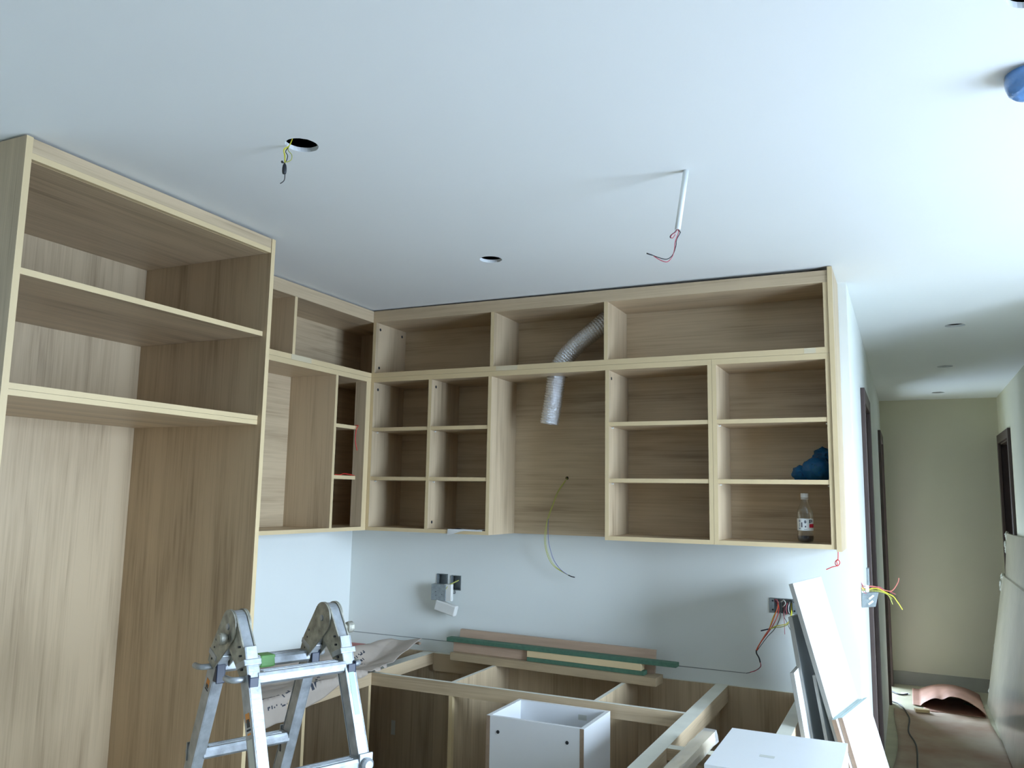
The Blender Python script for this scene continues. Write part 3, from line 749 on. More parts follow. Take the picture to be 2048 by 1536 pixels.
    # rungs
    def rung(se, s, ext, rad, mat='alu', flat=True):
        A_ = P(-1, se, s); Bq = P(1, se, s); d = (Bq-A_).normalized()
        A2 = A_ - d*ext[0]; B2 = Bq + d*ext[1]
        bm = B(); up = Z; f = e*se
        if flat:   # D shaped rung: flat tread on top
            prof = [(-.021, .016), (.021, .016), (.025, .008), (.024, -.010), (.013, -.018), (-.013, -.018), (-.024, -.010), (-.025, .008)]
            r0 = [bm.verts.new(A2 + e*x + up*z) for x, z in prof]; r1 = [bm.verts.new(B2 + e*x + up*z) for x, z in prof]
            for k in range(len(prof)): bm.faces.new((r0[k], r0[(k+1) % len(prof)], r1[(k+1) % len(prof)], r1[k]))
            bm.faces.new(r0[::-1]); bm.faces.new(r1)
            o = link('rung', bm, mat, t); bevel(o, .0012, 2)
            bm = B()
            for xg in (-.010, 0, .010): obox(bm, A2 + d*.02 + e*(xg-.0015) + up*.0158, d*((B2-A2).length-.04), e*.003, up*.0012)
            link('tread_ribs', bm, 'alu', o)
        return o
    r1 = rung(1, .128, (-.012, -.012), .015)
    r2 = rung(-1, .128, (-.012, -.012), .015)
    r3 = rung(1, .37, (-.012, -.012), .015)
    r4 = rung(-1, .39, (-.012, -.012), .015)
    r5 = rung(1, .63, (-.012, -.012), .015); r6 = rung(-1, .65, (-.012, -.012), .015)
    r7 = rung(1, .89, (-.012, -.012), .015); r8 = rung(-1, .91, (-.012, -.012), .015)
    # green tape on the far rung
    A_ = P(-1, -1, .128); Bq = P(1, -1, .128); d = (Bq-A_).normalized()
    bm = B(); obox(bm, A_ + d*.115 - e*.0255 - Z*.0185, d*.050, e*.051, Z*.0355); bevel(link('green_tape', bm, 'greentape', t), .006)
    # locking pins: bent rods through the rails at the upper rungs, with brackets
    for se in (-1, 1):
        for sa in (-1, 1):
            q = P(sa, se, .128)
            bm = B(); tube(bm, [q - a*sa*.01, q + a*sa*.030, q + a*sa*.045 - e*.006, q + a*sa*.050 - e*.02, q + a*sa*.050 - e*.040], .0085, 10, 4)
            link('locking_pin', bm, 'alu', t, smooth=True)
            bm = B(); obox(bm, q + a*sa*.0125 + e*(.008) - Z*.040, a*sa*.004, e*.024, Z*.055); obox(bm, q + a*sa*(-.010) + e*(.0275) - Z*.044, a*sa*.026, e*.004, Z*.052)
            bevel(link('bracket', bm, 'navy', t), .002)
        for sa in (-1, 1):
            q = P(sa, se, .37 if se == 1 else .39)
            bm = B(); lathe(bm, q + e*se*.026 - e*0, [(.016, 0), (.018, .004), (.018, .012), (.012, .018)], 16, axis=e*se); obox(bm, q + a*sa*(-.02) + e*se*.022 - Z*.022, a*sa*.04, e*se*.006, Z*.05)
            link('rung_clamp', bm, 'alu', t)
            bm = B(); obox(bm, q + a*sa*(-.016) + e*se*.024 - Z*.052, a*sa*.032, e*se*.008, Z*.03); link('clamp_pad', bm, 'navy', t)
    return t
ladder()

# ---------------------------------------------------------------- foil duct
bm = B()
def duct_r(L, a):
    return .0445 + .0022*math.sin(2*math.pi*L/.0125 + a) + .0022*noise.noise(Vector((math.cos(a)*3, math.sin(a)*3, L*55)))
path = [(1.262, -.170, 1.985), (1.285, -.170, 2.12), (1.302, -.170, 2.235), (1.335, -.168, 2.30), (1.40, -.160, 2.37), (1.48, -.145, 2.435), (1.53, -.115, 2.485), (1.545, -.080, 2.512)]
P_ = smooth_path(path, 60)
tube(bm, P_, .045, 30, smooth=False, cap=False, rf=duct_r)
o = link('foil_duct', bm, 'foil', smooth=True); tag(o, 'crinkled silver foil exhaust duct hanging through the middle bay', 'duct')
md = o.modifiers.new('s', 'SOLIDIFY'); md.thickness = .0012

# ---------------------------------------------------------------- cables
def cable(name, label, cat, runs, origin=None, group=None):
    """runs: list of (part name or None, points, radius, material)"""
    first = None
    t = thing(name, label, cat, runs[0][1][0], group)
    for pn, pts, r, mt in runs:
        bm = B(); tube(bm, pts, r, 8, 7); link(pn, bm, mt, t, smooth=True)
    return t
cable('hood_cable', 'thin yellow-green and blue cable hanging out of the hood bay back panel', 'cable', [('wire', [(1.2960, -0.0120, 1.7310), (1.2620, -0.0500, 1.6660), (1.2430, -0.0750, 1.5950), (1.2220, -0.0850, 1.5270), (1.2100, -0.0900, 1.4470), (1.2140, -0.0850, 1.3870), (1.2310, -0.0750, 1.3320), (1.2580, -0.0600, 1.2960), (1.3170, -0.0420, 1.2630)], .0017, 'ygreen'), ('wire', [(1.2960, -0.0120, 1.7290), (1.2660, -0.0500, 1.6650), (1.2470, -0.0750, 1.5950), (1.2260, -0.0850, 1.5270), (1.2170, -0.0900, 1.4470), (1.2200, -0.0850, 1.3870), (1.2370, -0.0750, 1.3350), (1.2610, -0.0600, 1.2990), (1.3170, -0.0420, 1.2630)], .0015, 'ygreen'), ('wire', [(1.2940, -0.0120, 1.7280), (1.2600, -0.0480, 1.6610), (1.2420, -0.0700, 1.6000), (1.2290, -0.0820, 1.5440), (1.2270, -0.0880, 1.5000), (1.2300, -0.0880, 1.4290), (1.2390, -0.0840, 1.3830), (1.2540, -0.0750, 1.3340), (1.2830, -0.0580, 1.2890), (1.3170, -0.0420, 1.2630)], .0013, 'bluewire'), ('taped_end', [(1.3170, -0.0420, 1.2630), (1.3330, -0.0400, 1.2570), (1.3490, -0.0380, 1.2540)], .0026, 'bwire')])
cable('downlight_lead', 'yellow wires with a small black connector hanging from the large ceiling cutout', 'cable', [('wire', [(1.3000, -2.1180, 2.6300), (1.2920, -2.1230, 2.6010), (1.2830, -2.1340, 2.5870), (1.2850, -2.1320, 2.5670), (1.2860, -2.1310, 2.5470)], .0014, 'yellow'), ('wire', [(1.3000, -2.1180, 2.6300), (1.2920, -2.1230, 2.6010), (1.2840, -2.1340, 2.5840), (1.2860, -2.1320, 2.5700), (1.2870, -2.1310, 2.5480)], .0014, 'yellow'), ('wire', [(1.3000, -2.1180, 2.6300), (1.2920, -2.1230, 2.6010), (1.2870, -2.1310, 2.5810), (1.2920, -2.1280, 2.5690), (1.2900, -2.1280, 2.5570), (1.2870, -2.1310, 2.5480)], .0012, 'bwire'), ('wire', [(1.3000, -2.1180, 2.6300), (1.2920, -2.1230, 2.6010), (1.2920, -2.1270, 2.5850), (1.3000, -2.1210, 2.5730), (1.3000, -2.1210, 2.5590), (1.2920, -2.1270, 2.5510), (1.2880, -2.1310, 2.5510)], .0012, 'ygreen'), ('tail_wire', [(1.2880, -2.1300, 2.5130), (1.2880, -2.1300, 2.5040), (1.2870, -2.1310, 2.4960), (1.2830, -2.1340, 2.4900), (1.2790, -2.1370, 2.4860)], .0013, 'bwire')])
t = COL.objects[-1]
t = [o for o in COL.objects if o.name.startswith('downlight_lead')][0]
bm = B(); lathe(bm, (1.2860, -2.1310, 2.5470), [(.0015, 0), (.0048, -.006), (.0062, -.015), (.0061, -.025), (.0048, -.0315), (.0015, -.033)], 14); link('connector', bm, 'black', t, smooth=True)
bm = B(); tube(bm, [(1.2860, -2.1310, 2.5460), (1.2810, -2.1360, 2.5490)], .0015, 6, smooth=False)
lathe(bm, (1.2810, -2.1360, 2.5490), [(.0016, -.002), (.0032, -.002), (.0032, .002), (.0016, .002)], 12, axis=(.6, -.8, 0)); link('connector_clip', bm, 'black', t)
cable('red_wire', 'red wire hanging over the upper shelf edge in the narrow corner bay', 'wire', [('wire', [(.285, -.405, 1.9785), (.306, -.404, 1.9785), (0.3110, -0.4240, 1.9620), (0.3110, -0.4300, 1.9240), (0.3110, -0.4270, 1.8890), (0.3110, -0.4120, 1.8520)], .0022, 'red')])
cable('red_wire', 'red wire lying along the lower shelf of the narrow corner bay', 'wire', [('wire', [(.292, -.56, 1.7258), (.288, -.51, 1.7262), (.280, -.47, 1.733), (.286, -.42, 1.729), (.270, -.37, 1.7258)], .0022, 'red')])
cable('red_wire', 'knotted red wire dangling below the pale end panel of the wall cabinets', 'wire', [('wire', [(2.5570, -0.2850, 1.4430), (2.5550, -0.2850, 1.4120), (2.5470, -0.2850, 1.4060), (2.5450, -0.2850, 1.3940), (2.5530, -0.2850, 1.3870), (2.5620, -0.2890, 1.3990), (2.5580, -0.2890, 1.4100), (2.5500, -0.2890, 1.4080), (2.5520, -0.2890, 1.3890), (2.5330, -0.2890, 1.3820), (2.5110, -0.2890, 1.3710)], .0017, 'red')])

# ---------------------------------------------------------------- electrical boxes
def open_box(parent, name, x0, x1, z0, z1, ydeep=.04, mat='steel'):
    bm = B(); T = .0015
    box(bm, x0, x1, ydeep-T, ydeep, z0, z1); box(bm, x0, x0+T, -.003, ydeep-T, z0, z1); box(bm, x1-T, x1, -.003, ydeep-T, z0, z1)
    box(bm, x0+T, x1-T, -.003, ydeep-T, z0, z0+T); box(bm, x0+T, x1-T, -.003, ydeep-T, z1-T, z1)
    return link(name, bm, mat, parent)
t = thing('wall_socket_box', 'twin recessed metal boxes with parts dangling out, left of the boards on the back wall', 'electrical box', (.63, 0, 1.19))
open_box(t, 'metal_box', .5575, .6225, 1.1595, 1.2245); open_box(t, 'metal_box', .6425, .7015, 1.1475, 1.2205)
bm = B(); box(bm, 0.5590, 0.6440, -0.0580, -0.0220, 1.0960, 1.1770); bevel(link('hanging_metal_box', bm, 'steel', t), .0015)
bm = B(); box(bm, 0.6330, 0.6730, -0.0520, -0.0280, 1.0950, 1.1790); link('white_connector', bm, 'fabwhite', t)
bm = B(); obox(bm, (0.5780, -.062, 1.0480), (.118, 0, -.028), (0, .034, 0), (.014, 0, .052)); bevel(link('clear_housing', bm, 'fabwhite', t), .006, 3)
for pts, mt in (([(0.6910, -0.0040, 1.1990), (0.6690, -0.0300, 1.1850), (0.6470, -0.0450, 1.1710), (0.6350, -0.0550, 1.1480)], 'ygreen'), ([(0.6910, -0.0040, 1.1980), (0.6740, -0.0320, 1.1840), (0.6580, -0.0480, 1.1740), (0.6450, -0.0560, 1.1560)], 'ygreen'), ([(0.6430, 0.0200, 1.1730), (0.6580, -0.0100, 1.1570), (0.6610, -0.0300, 1.1370), (0.6700, -0.0400, 1.1130), (0.6710, -0.0450, 1.0920)], 'chip'), ([(0.6560, 0.0100, 1.1610), (0.6750, -0.0100, 1.1320), (0.6630, -0.0300, 1.1390)], 'bwire'), ([(0.6620, -0.0200, 1.1380), (0.6740, -0.0350, 1.1130), (0.6750, -0.0450, 1.0950)], 'white_pl')):
    bm = B(); tube(bm, pts, .0016, 8); link('wire', bm, mt, t, smooth=True)
bm = B(); lathe(bm, (0.5860, -.0580, 1.1400), [(.0022, 0), (.0022, .0006)], 10, axis=(0, -1, 0)); link('knockout', bm, 'black', t)
bm = B(); lathe(bm, (0.5880, -.0580, 1.1210), [(.0022, 0), (.0022, .0006)], 10, axis=(0, -1, 0)); link('knockout', bm, 'black', t)
bm = B(); lathe(bm, (0.6230, -.0580, 1.1270), [(.0022, 0), (.0022, .0006)], 10, axis=(0, -1, 0)); link('knockout', bm, 'black', t)
t = thing('wall_socket_box', 'wide recessed metal box full of loose wires beside the leaning white panel', 'electrical box', (2.31, 0, 1.185))
open_box(t, 'metal_box', 2.2485, 2.3735, 1.1535, 1.2145)
for x in (2.262, 2.352):
    for z in (1.166, 1.204):
        bm = B(); lathe(bm, (x, -.0031, z), [(.004, 0), (.004, .001)], 10, axis=(0, -1, 0)); link('screw', bm, 'black', t)
bm = B(); box(bm, 2.2485, 2.268, -.0032, -.0018, 1.1535, 1.2145); box(bm, 2.345, 2.3735, -.0032, -.0018, 1.1535, 1.2145); link('flange', bm, 'steel', t)
for pts, r, mt in (([(2.2760, 0.0300, 1.2040), (2.2840, -0.0000, 1.1840), (2.2730, -0.0300, 1.1440), (2.2550, -0.0500, 1.0960), (2.2340, -0.0550, 1.0620), (2.2170, -0.0550, 1.0340), (2.2020, -0.0500, 1.0090), (2.1950, -0.0450, 0.9950)], 0.0022, 'orange'),
    ([(2.2670, 0.0300, 1.2000), (2.2870, 0.0000, 1.1780), (2.2810, -0.0250, 1.1370), (2.2590, -0.0450, 1.0920), (2.2230, -0.0500, 1.0410), (2.2060, -0.0500, 1.0130), (2.1990, -0.0450, 0.9950)], 0.0018, 'red'),
    ([(2.2820, 0.0200, 1.1980), (2.2810, -0.0050, 1.1710), (2.2650, -0.0350, 1.1340), (2.2530, -0.0500, 1.0920)], 0.0017, 'yellow'),
    ([(2.2920, 0.0200, 1.1960), (2.2940, -0.0050, 1.1460), (2.2860, -0.0300, 1.1150), (2.2710, -0.0500, 1.0870), (2.2460, -0.0520, 1.0590), (2.2230, -0.0520, 1.0280), (2.1980, -0.0450, 0.9930)], 0.0014, 'bwire'),
    ([(2.1950, -0.0450, 0.9950), (2.1950, -0.0420, 0.9810), (2.2040, -0.0360, 0.9620), (2.2080, -0.0320, 0.9430)], 0.003, 'bwire'),
    ([(2.2080, -0.0320, 0.9430), (2.2100, -0.0300, 0.9290), (2.2030, -0.0280, 0.9180), (2.1830, -0.0240, 0.9030), (2.1620, -0.0200, 0.8950)], 0.0018, 'pinkwire'),
    ([(2.2080, -0.0320, 0.9430), (2.2090, -0.0300, 0.9280), (2.2000, -0.0280, 0.9150), (2.1830, -0.0240, 0.9040), (2.1620, -0.0200, 0.8940), (2.1440, -0.0160, 0.8880)], 0.0015, 'bwire'),
    ([(2.3370, 0.0200, 1.1960), (2.3390, -0.0050, 1.1620), (2.3350, -0.0250, 1.1320), (2.3210, -0.0350, 1.1140), (2.3010, -0.0400, 1.1080), (2.2820, -0.0450, 1.1040), (2.2630, -0.0500, 1.0940), (2.2540, -0.0500, 1.0900)], 0.0019, 'yellow'),
    ([(2.3450, 0.0200, 1.1960), (2.3420, -0.0050, 1.1560), (2.3360, -0.0250, 1.1250), (2.3220, -0.0350, 1.1090), (2.3000, -0.0400, 1.1000), (2.2750, -0.0450, 1.0970), (2.2580, -0.0500, 1.0910)], 0.0017, 'ygreen'),
    ([(2.2550, -0.0500, 1.0900), (2.2400, -0.0520, 1.0860), (2.2170, -0.0540, 1.0790)], 0.0026, 'navy'),
    ([(2.3100, 0.0200, 1.2000), (2.3080, -0.0030, 1.1600), (2.3110, -0.0200, 1.1090), (2.3120, -0.0220, 1.0680)], 0.0011, 'pinkwire'),
    ([(2.3010, 0.0200, 1.1960), (2.3060, -0.0030, 1.1460), (2.3190, -0.0150, 1.1220), (2.3300, -0.0200, 1.0980), (2.3420, -0.0200, 1.0760), (2.3550, -0.0180, 1.0650)], 0.0011, 'bwire'),
    ([(2.3220, 0.0100, 1.1990), (2.3170, -0.0020, 1.1730), (2.3200, -0.0040, 1.1540), (2.3080, 0.0100, 1.1450)], 0.0016, 'pinkwire'),
    ([(2.3320, 0.0100, 1.2030), (2.3270, -0.0030, 1.1740), (2.3330, -0.0060, 1.1520), (2.3370, 0.0100, 1.1470)], 0.0016, 'white_pl'),
    ([(2.2630, 0.0100, 1.2020), (2.2760, -0.0040, 1.2100), (2.2850, -0.0060, 1.1980), (2.2760, 0.0100, 1.1820)], 0.0018, 'pinkwire'),
    ([(2.2960, 0.0100, 1.2000), (2.3080, -0.0040, 1.2090), (2.3160, -0.0060, 1.1970), (2.3020, 0.0100, 1.1780)], 0.0022, 'fabwhite')):
    bm = B(); tube(bm, pts, r, 8, 6); link('wire', bm, mt, t, smooth=True)
t = thing('wall_socket_box', 'grey metal back box hanging by its wires on the hall wall corner', 'electrical box', (W, .25, 1.2))
bm = B(); hexa(bm, [(2.6095, 0.2500, 1.1710), (2.6650, 0.2500, 1.1790), (2.6650, 0.2850, 1.1790), (2.6095, 0.2850, 1.1710), (2.6110, 0.2500, 1.2330), (2.6800, 0.2500, 1.2430), (2.6800, 0.2850, 1.2430), (2.6110, 0.2850, 1.2330)]); bevel(link('metal_box', bm, 'steel', t), .001)
bm = B(); tube(bm, [(2.6400, 0.2490, 1.2115), (2.6590, 0.2490, 1.2280)], .0042, 10, smooth=False); link('slot', bm, 'white_pl', t)
bm = B(); tube(bm, [(2.6370, 0.2490, 1.1880), (2.6560, 0.2490, 1.2035)], .0042, 10, smooth=False); link('slot', bm, 'white_pl', t)
for pts, r, mt in (([(2.6110, 0.2430, 1.2810), (2.6190, 0.2430, 1.2670), (2.6370, 0.2430, 1.2660), (2.6620, 0.2430, 1.2650), (2.6840, 0.2430, 1.2670), (2.7010, 0.2430, 1.2560), (2.7240, 0.2430, 1.2500), (2.7480, 0.2430, 1.2390)], 0.0014, 'pinkwire'),
    ([(2.6110, 0.2430, 1.2680), (2.6260, 0.2430, 1.2550), (2.6440, 0.2430, 1.2680), (2.6710, 0.2430, 1.2660), (2.6970, 0.2430, 1.2560), (2.7270, 0.2430, 1.2510), (2.7400, 0.2430, 1.2590), (2.7510, 0.2430, 1.2750), (2.7610, 0.2430, 1.2940), (2.7640, 0.2430, 1.3100)], 0.0022, 'fadedred'),
    ([(2.6110, 0.2430, 1.2580), (2.6370, 0.2430, 1.2520), (2.6550, 0.2430, 1.2590), (2.6800, 0.2430, 1.2580), (2.7010, 0.2430, 1.2490), (2.7200, 0.2430, 1.2390), (2.7390, 0.2430, 1.2290), (2.7520, 0.2430, 1.2110), (2.7620, 0.2430, 1.1950), (2.7730, 0.2430, 1.1750)], 0.0021, 'yellow'),
    ([(2.6110, 0.2430, 1.2500), (2.6440, 0.2430, 1.2530), (2.6790, 0.2430, 1.2510), (2.7060, 0.2430, 1.2420), (2.7190, 0.2430, 1.2330), (2.7280, 0.2430, 1.2150), (2.7350, 0.2430, 1.1950)], 0.0015, 'ygreen'),
    ([(2.6110, 0.2430, 1.2470), (2.6440, 0.2430, 1.2470), (2.6790, 0.2430, 1.2470), (2.7070, 0.2430, 1.2400), (2.7250, 0.2430, 1.2280), (2.7340, 0.2430, 1.2170)], 0.0013, 'ygreen'),
    ([(2.6110, 0.2430, 1.2750), (2.6240, 0.2430, 1.2520), (2.6290, 0.2430, 1.2370)], 0.0012, 'bwire'),
    ([(2.6110, 0.2430, 1.2580), (2.6220, 0.2430, 1.2380), (2.6310, 0.2430, 1.2370)], 0.0011, 'pinkwire')):
    bm = B(); tube(bm, pts, r, 8, 6); link('wire', bm, mt, t, smooth=True)
bm = B(); box(bm, 2.6280, 2.6420, .235, .255, 1.2420, 1.2710); bevel(link('white_connector', bm, 'white_pl', t), .002)
o = link('switch_plate', (lambda b: (box(b, W, W+.012, 0.8190, 0.8740, 1.2180, 1.3040), b)[1])(B()), 'steel'); tag(o, 'slim grey metal plate on the hall wall just before the first door casing', 'wall plate'); bevel(o, .002)

# ---------------------------------------------------------------- ceiling fittings
t = thing('smoke_detector', 'round ceiling detector under a blue plastic dust cover at the right edge', 'smoke detector', (3.108, -1.765, H))
bm = B(); lathe(bm, (3.108, -1.765, H), [(.052, 0), (.054, -.002), (.054, -.012), (.050, -.014)], 40); link('mounting_base', bm, 'white_pl', t, smooth=False)
bm = B(); lathe(bm, (3.108, -1.765, H), [(.0575, -.004), (.058, -.016), (.056, -.030), (.051, -.043), (.043, -.050), (.030, -.0525), (.001, -.053)], 40); link('dust_cover', bm, 'blue_cap', t, smooth=True)
t = thing('conduit_pipe', 'short white conduit pipe hanging from the ceiling with red and black wires', 'conduit', (2.264, -1.517, H))
bm = B(); tube(bm, [(2.264, -1.517, 2.599), (2.240, -1.529, 2.417)], .0085, 20, smooth=False, cap=False); o = link('pipe', bm, 'white_pl', t, smooth=True)
md = o.modifiers.new('s', 'SOLIDIFY'); md.thickness = .0015
for pts, r, mt in (([(2.2400, -1.5290, 2.4210), (2.2450, -1.5270, 2.4130), (2.2470, -1.5260, 2.4090), (2.2370, -1.5300, 2.3880), (2.2350, -1.5310, 2.3690), (2.2270, -1.5350, 2.3430), (2.2120, -1.5420, 2.3290), (2.1930, -1.5510, 2.3320), (2.1730, -1.5610, 2.3400), (2.1580, -1.5680, 2.3460)], .0013, 'bwire'), ([(2.2400, -1.5290, 2.4210), (2.2430, -1.5280, 2.4120), (2.2400, -1.5290, 2.4010), (2.2330, -1.5320, 2.3800), (2.2310, -1.5330, 2.3580), (2.2250, -1.5360, 2.3360), (2.2120, -1.5420, 2.3210), (2.1950, -1.5500, 2.3250), (2.1760, -1.5590, 2.3380)], .0013, 'pinkwire'), ([(2.2390, -1.5290, 2.4210), (2.2350, -1.5310, 2.4110), (2.2260, -1.5360, 2.4030), (2.2220, -1.5380, 2.3950), (2.2270, -1.5350, 2.3930), (2.2340, -1.5320, 2.4040)], .0012, 'pinkwire'), ([(2.2390, -1.5290, 2.4200), (2.2320, -1.5330, 2.4100), (2.2230, -1.5370, 2.4020), (2.2200, -1.5390, 2.3960), (2.2220, -1.5380, 2.3920)], .0012, 'bwire'), ([(2.1730, -1.5610, 2.3400), (2.1580, -1.5680, 2.3450)], .0019, 'bwire')):
    bm = B(); tube(bm, pts, r, 8, 7); link('wire', bm, mt, t, smooth=True)

# ---------------------------------------------------------------- bottle and bag
t = thing('drink_bottle', 'clear plastic bottle with white cap and a little dark drink, bottom right shelf cell', 'bottle', (2.428, -.20, ZB+.0182))
bz = ZB+.0185; bc = (2.428, -.20, bz)
bm = B(); lathe(bm, bc, [(.010, .004), (.024, .0005), (.030, .004), (.0325, .016), (.0325, .03), (.0305, .036), (.031, .05), (.031, .095), (.0325, .10), (.0325, .118), (.029, .134), (.021, .150), (.0145, .163), (.0125, .172), (.0125, .186)], 40)
link('bottle_body', bm, 'pet', t, smooth=True)
bm = B(); lathe(bm, bc, [(.022, .0035), (.0285, .006), (.0312, .016), (.0312, .0275)], 36); link('drink', bm, 'cola', t, smooth=False)
bm = B(); lathe(bm, bc, [(.0145, .182), (.0155, .184), (.0155, .199), (.0145, .2005), (.001, .2008)], 30); lathe(bm, bc, [(.0150, .176), (.0150, .1795)], 30); link('bottle_cap', bm, 'white_pl', t)
bm = B(); R_ = .0319
camdir = math.atan2(-3.817--.20, 2.8125-2.428)
def patch(bm, a0, a1, z0, z1, r, mi, n=8):
    for k in range(n):
        aa, ab = a0+(a1-a0)*k/n, a0+(a1-a0)*(k+1)/n
        v = [bm.verts.new((2.428+r*math.cos(q), -.20+r*math.sin(q), bz+z)) for q, z in ((aa, z0), (ab, z0), (ab, z1), (aa, z1))]
        bm.faces.new(v).material_index = mi
patch(bm, 0, 2*math.pi, .049, .097, R_, 0, 48)
D_ = math.degrees
def dg_(x): return camdir + math.radians(x)
patch(bm, dg_(28), dg_(36), .078, .093, R_+.0003, 1, 2)      # letter stem
patch(bm, dg_(36), dg_(50), .090, .093, R_+.0003, 1, 3); patch(bm, dg_(36), dg_(50), .083, .086, R_+.0003, 1, 3); patch(bm, dg_(48), dg_(55), .084, .092, R_+.0003, 1, 2)
patch(bm, dg_(28), dg_(80), .061, .076, R_+.0003, 2, 10)
for k in range(12):                                            # round emblem
    z = .084 + .012*(k/12-.5)*.9; w = 8.5*math.sqrt(max(0, 1-((k+.5)/6-1)**2))
    if k in (5, 6): continue
    patch(bm, dg_(-w), dg_(w), z, z+.001, R_+.0003, 1, 3)
patch(bm, dg_(-28), dg_(-21), .062, .082, R_+.0003, 1, 2)
patch(bm, dg_(-50), dg_(-36), .083, .092, R_+.0003, 3, 3); patch(bm, dg_(-50), dg_(-36), .054, .060, R_+.0003, 3, 3); patch(bm, dg_(-44), dg_(-38), .064, .080, R_+.0003, 3, 2)
patch(bm, dg_(-3), dg_(5), .062, .068, R_+.0003, 1, 2); patch(bm, dg_(-10), dg_(14), .053, .055, R_+.0003, 3, 3)
link('bottle_label', bm, ['white_pl', 'label_navy', 'label_red', 'label_grey'], t)

t = thing('plastic_bag', 'crumpled blue plastic bag sitting in the right corner of the middle shelf cell', 'bag', (2.455, -.15, ZS2))
def blob(c, r, seed, amp, sc=(1, 1, 1), sub=4):
    bm = B(); bmesh.ops.create_icosphere(bm, subdivisions=sub, radius=1)
    for v in bm.verts:
        p = v.co.copy(); n1 = noise.noise(p*2.2+Vector((seed, 0, 0))); n2 = noise.noise(p*5.5+Vector((0, seed, 0)))
        ridg = 1-abs(noise.noise(p*3.5+Vector((seed, seed, 0))))*2
        k = 1 + amp*(n1*.9 + n2*.45 + ridg*.35)
        v.co = Vector((c[0]+p.x*k*r*sc[0], c[1]+p.y*k*r*sc[1], c[2]+p.z*k*r*sc[2]))
    return bm
def clampbm(bm, x1, z0, y1=None):
    for v in bm.verts:
        v.co.x = min(v.co.x, x1); v.co.z = max(v.co.z, z0)
        if y1 is not None: v.co.y = min(v.co.y, y1)
    return bm
bm = clampbm(blob((2.475, -.17, ZS2+.045), .058, 3.1, .19, (1.0, .95, .85)), XR-.0195, ZS2+.0006)
link('bag_body', bm, 'bluebag', t, smooth=True)
bm = clampbm(blob((2.415, -.15, ZS2+.030), .038, 9.1, .19, (1.0, 1, .85)), XR-.0195, ZS2+.0006)
link('bag_fold', bm, 'bluebag', t, smooth=True)
bm = clampbm(blob((2.50, -.10, ZS2+.095), .045, 5.7, .26, (.95, .6, .95)), XR-.0195, ZS2+.0006)
link('bag_neck', bm, 'bluebag', t, smooth=True)
bm = clampbm(blob((2.47, -.165, ZS2+.035), .034, 2.2, .15), XR-.03, ZS2+.0008); link('contents', bm, 'bagfill', t, smooth=True)

# paper scrap over the cabinet's bottom board
bm = B(); pts = []
zt_ = ZB+.0195
for i in range(13):
    s = i/12; x = .79 + .19*s
    row = [bm.verts.new((x, -.19-.02*s, zt_+.001)), bm.verts.new((x+.004, -.27, zt_+.002+.004*math.sin(s*9))), bm.verts.new((x+.002, -.309-.002*math.sin(s*7), zt_+.003)), bm.verts.new((x, -.3125-.003*math.sin(s*5), zt_-.004-.026*max(0, 1-s*2.2)))]
    pts.append(row)
for i, (a, b_) in enumerate(zip(pts, pts[1:])):
    for k in range(3):
        f = bm.faces.new((a[k], a[k+1], b_[k+1], b_[k])); f.material_index = 1 if k == 1 and i in (1, 2, 3, 5, 6, 9) else 0
o = link('paper_scrap', bm, ['paper', 'print'], smooth=False); tag(o, 'torn white paper scrap with dark print hanging over a lower cell of the cabinet', 'paper')
md = o.modifiers.new('s', 'SOLIDIFY'); md.thickness = .0006

# ---------------------------------------------------------------- hall floor and its clutter
def sheet(name, label, fx, x0, x1, y0, y1, nx, ny, mat, th=.0015):
    bm = B(); g = [[bm.verts.new(fx(x0+(x1-x0)*i/nx, y0+(y1-y0)*j/ny)) for i in range(nx+1)] for j in range(ny+1)]
    for j in range(ny):
        for i in range(nx): bm.faces.new((g[j][i], g[j][i+1], g[j+1][i+1], g[j+1][i]))
    o = link(name, bm, mat, smooth=True); tag(o, label, 'floor paper'); md = o.modifiers.new('s', 'SOLIDIFY'); md.thickness = th; md.offset = 1
    return o
def wr(x, y, a): return a*(1+noise.noise(Vector((x*5, y*1.6, 0)))) + a*.9*(1-abs(noise.noise(Vector((x*9, y*3, 7))))*2)**4
sheet('floor_paper', 'wrinkled brown protection paper lying flat along the hall floor', lambda x, y: Vector((x + .02*math.sin(y*3), y, .001 + wr(x, y, .004))), 2.665, 3.325, 1.2, 3.72, 24, 90, 'rosin')
def curl(x, y):
    s = (x-2.78)/.52; q = (y-3.74)/.80
    arch = max(0., math.sin(math.pi*min(1, max(0, (s-.12)/.88))))**.75
    z = .12*arch*(1-.45*q) * (1 - .22*math.exp(-((s-.42)/.07)**2)*(1-q))
    return Vector((x, y + .16*(1-s)*(1-q) - .05*arch*(1-q), .005 + z + wr(x, y, .003)))
sheet('floor_paper', 'reddish protection paper arching up off the floor at the end of the hall', curl, 2.78, 3.30, 3.74, 4.54, 44, 34, 'redrosin', .002)
sheet('floor_paper', 'flat reddish protection paper lying under the arched sheet at the hall end', lambda x, y: Vector((x, y, .002 + wr(x, y, .0015))), 2.86, 3.29, 3.735, 4.35, 20, 24, 'redrosin')
sheet('floor_paper', 'unseen brown paper added over the kitchen floor to cut bounce light', lambda x, y: Vector((x, y, .001 + wr(x, y, .002))), 1.75, 5.1, -5.4, -.95, 30, 40, 'added_paper')  # out of view, added so less light bounces up off the floor
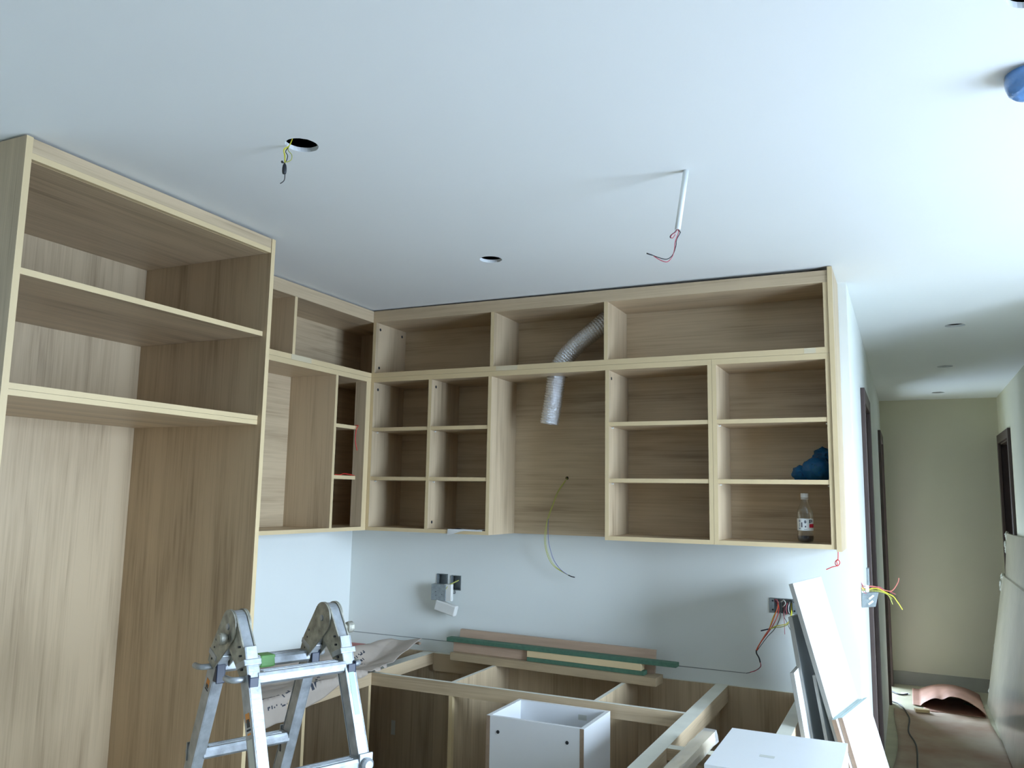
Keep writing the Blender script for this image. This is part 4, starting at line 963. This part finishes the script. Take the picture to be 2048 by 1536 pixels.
cable('floor_cable', 'thin dark cable snaking along the hall floor paper', 'cable', [('cable', [(2.5860, 3.9500, 0.0120), (2.6280, 3.9090, 0.0120), (2.6950, 3.8040, 0.0120), (2.7450, 3.5050, 0.0120), (2.7560, 3.3170, 0.0120), (2.7500, 2.9800, 0.0120), (2.7870, 2.7200, 0.0120), (2.8000, 2.5110, 0.0120), (2.7990, 2.1030, 0.0120), (2.7980, 1.7430, 0.0120)], .005, 'black')])
cable('floor_cable', 'short dark cable end on the bare floor near the second hall door', 'cable', [('cable', [(2.6110, 4.3520, 0.0070), (2.6660, 4.2590, 0.0070), (2.7050, 4.2460, 0.0070), (2.7450, 4.3040, 0.0070)], .006, 'black')])
bm = B(); obox(bm, (2.80, 3.62, .012), (.10, .02, 0), (-.01, .05, 0), (0, 0, .022)); o = link('wood_block', bm, 'edge', origin=(2.8, 3.62, .012)); tag(o, 'little pale wooden block lying on the hall floor paper', 'offcut')
bm = B(); obox(bm, (3.1580, 4.0940, 0.0160), (.12, -.10, 0), (.02, .02, 0), (0, 0, .006)); o = link('green_strip', bm, 'green'); tag(o, 'thin green strip lying on the hall paper near the wrapped boards', 'offcut')
bm = B(); obox(bm, (2.70, 4.28, .001), (.06, .01, 0), (-.01, .07, 0), (0, 0, .003)); o = link('paper_scrap', bm, 'paper'); tag(o, 'tiny white scrap beside the cable end at the far hall floor', 'paper')

# plastic wrapped boards leaning on the hall's right wall
def hall_panel(name, label, xf, xt, y0, y1, ztop, th):
    t = thing(name, label, 'board', (xf, (y0+y1)/2, 0))
    a = math.atan2(xt-xf, ztop); n = Vector((-math.cos(a), 0, math.sin(a)))
    bm = B(); obox(bm, (xf, y0, .001 + th*math.sin(a)*0), (0, y1-y0, 0), (xt-xf, 0, ztop), (math.cos(a)*th, 0, -math.sin(a)*th))
    zm = min(v.co.z for v in bm.verts); bmesh.ops.translate(bm, vec=(0, 0, .0008-zm), verts=bm.verts)
    o = link('wrapped_board', bm, 'wrap', t); bevel(o, .003)
    for j in range(7):   # crumpled film along the far edge
        s = [.985, .93, .90, .60, .45, .30, .10][j]; r = [.02, .022, .016, .007, .010, .008, .012][j]
        c = Vector((xf+(xt-xf)*s+.008, y1+.004, ztop*s)); b2 = blob(c, r, j*1.7+xf, .5, (.9, .7, 1.7), 3)
        link('crumpled_film', b2, 'wrap_edge', t, smooth=True)
    return t
hall_panel('wrapped_slab', 'nearer and lower plastic-wrapped board leaning on the right hall wall', 3.335, 3.500, 1.6, 4.25, 1.05, .03)
hall_panel('wrapped_slab', 'taller plastic-wrapped board leaning behind the lower one on the right hall wall', 3.44, 3.545, 1.7, 4.22, 1.40, .03)

# things that repeat share a group
for prefixes, g in ((('wall_cabinet',), 'open wall cabinets'), (('base_cabinet',), 'base cabinets without worktop'), (('white_board', 'shade_grey_board'), 'boards leaning by the peninsula'),
                    (('oak_board', 'green_core_board', 'wood_batten', 'pinkish_board'), 'boards stacked on the back base cabinet'), (('wall_socket_box',), 'open electrical boxes'),
                    (('wrapped_slab',), 'wrapped boards in the hall'), (('white_drawer_carcass',), 'white drawer boxes'), (('red_wire',), 'red wires'), (('floor_paper',), 'floor protection papers'), (('floor_cable',), 'cables on the hall floor')):
    for o in COL.objects:
        if o.parent is None and 'category' in o and o.name.split('.')[0] in prefixes: o['group'] = g
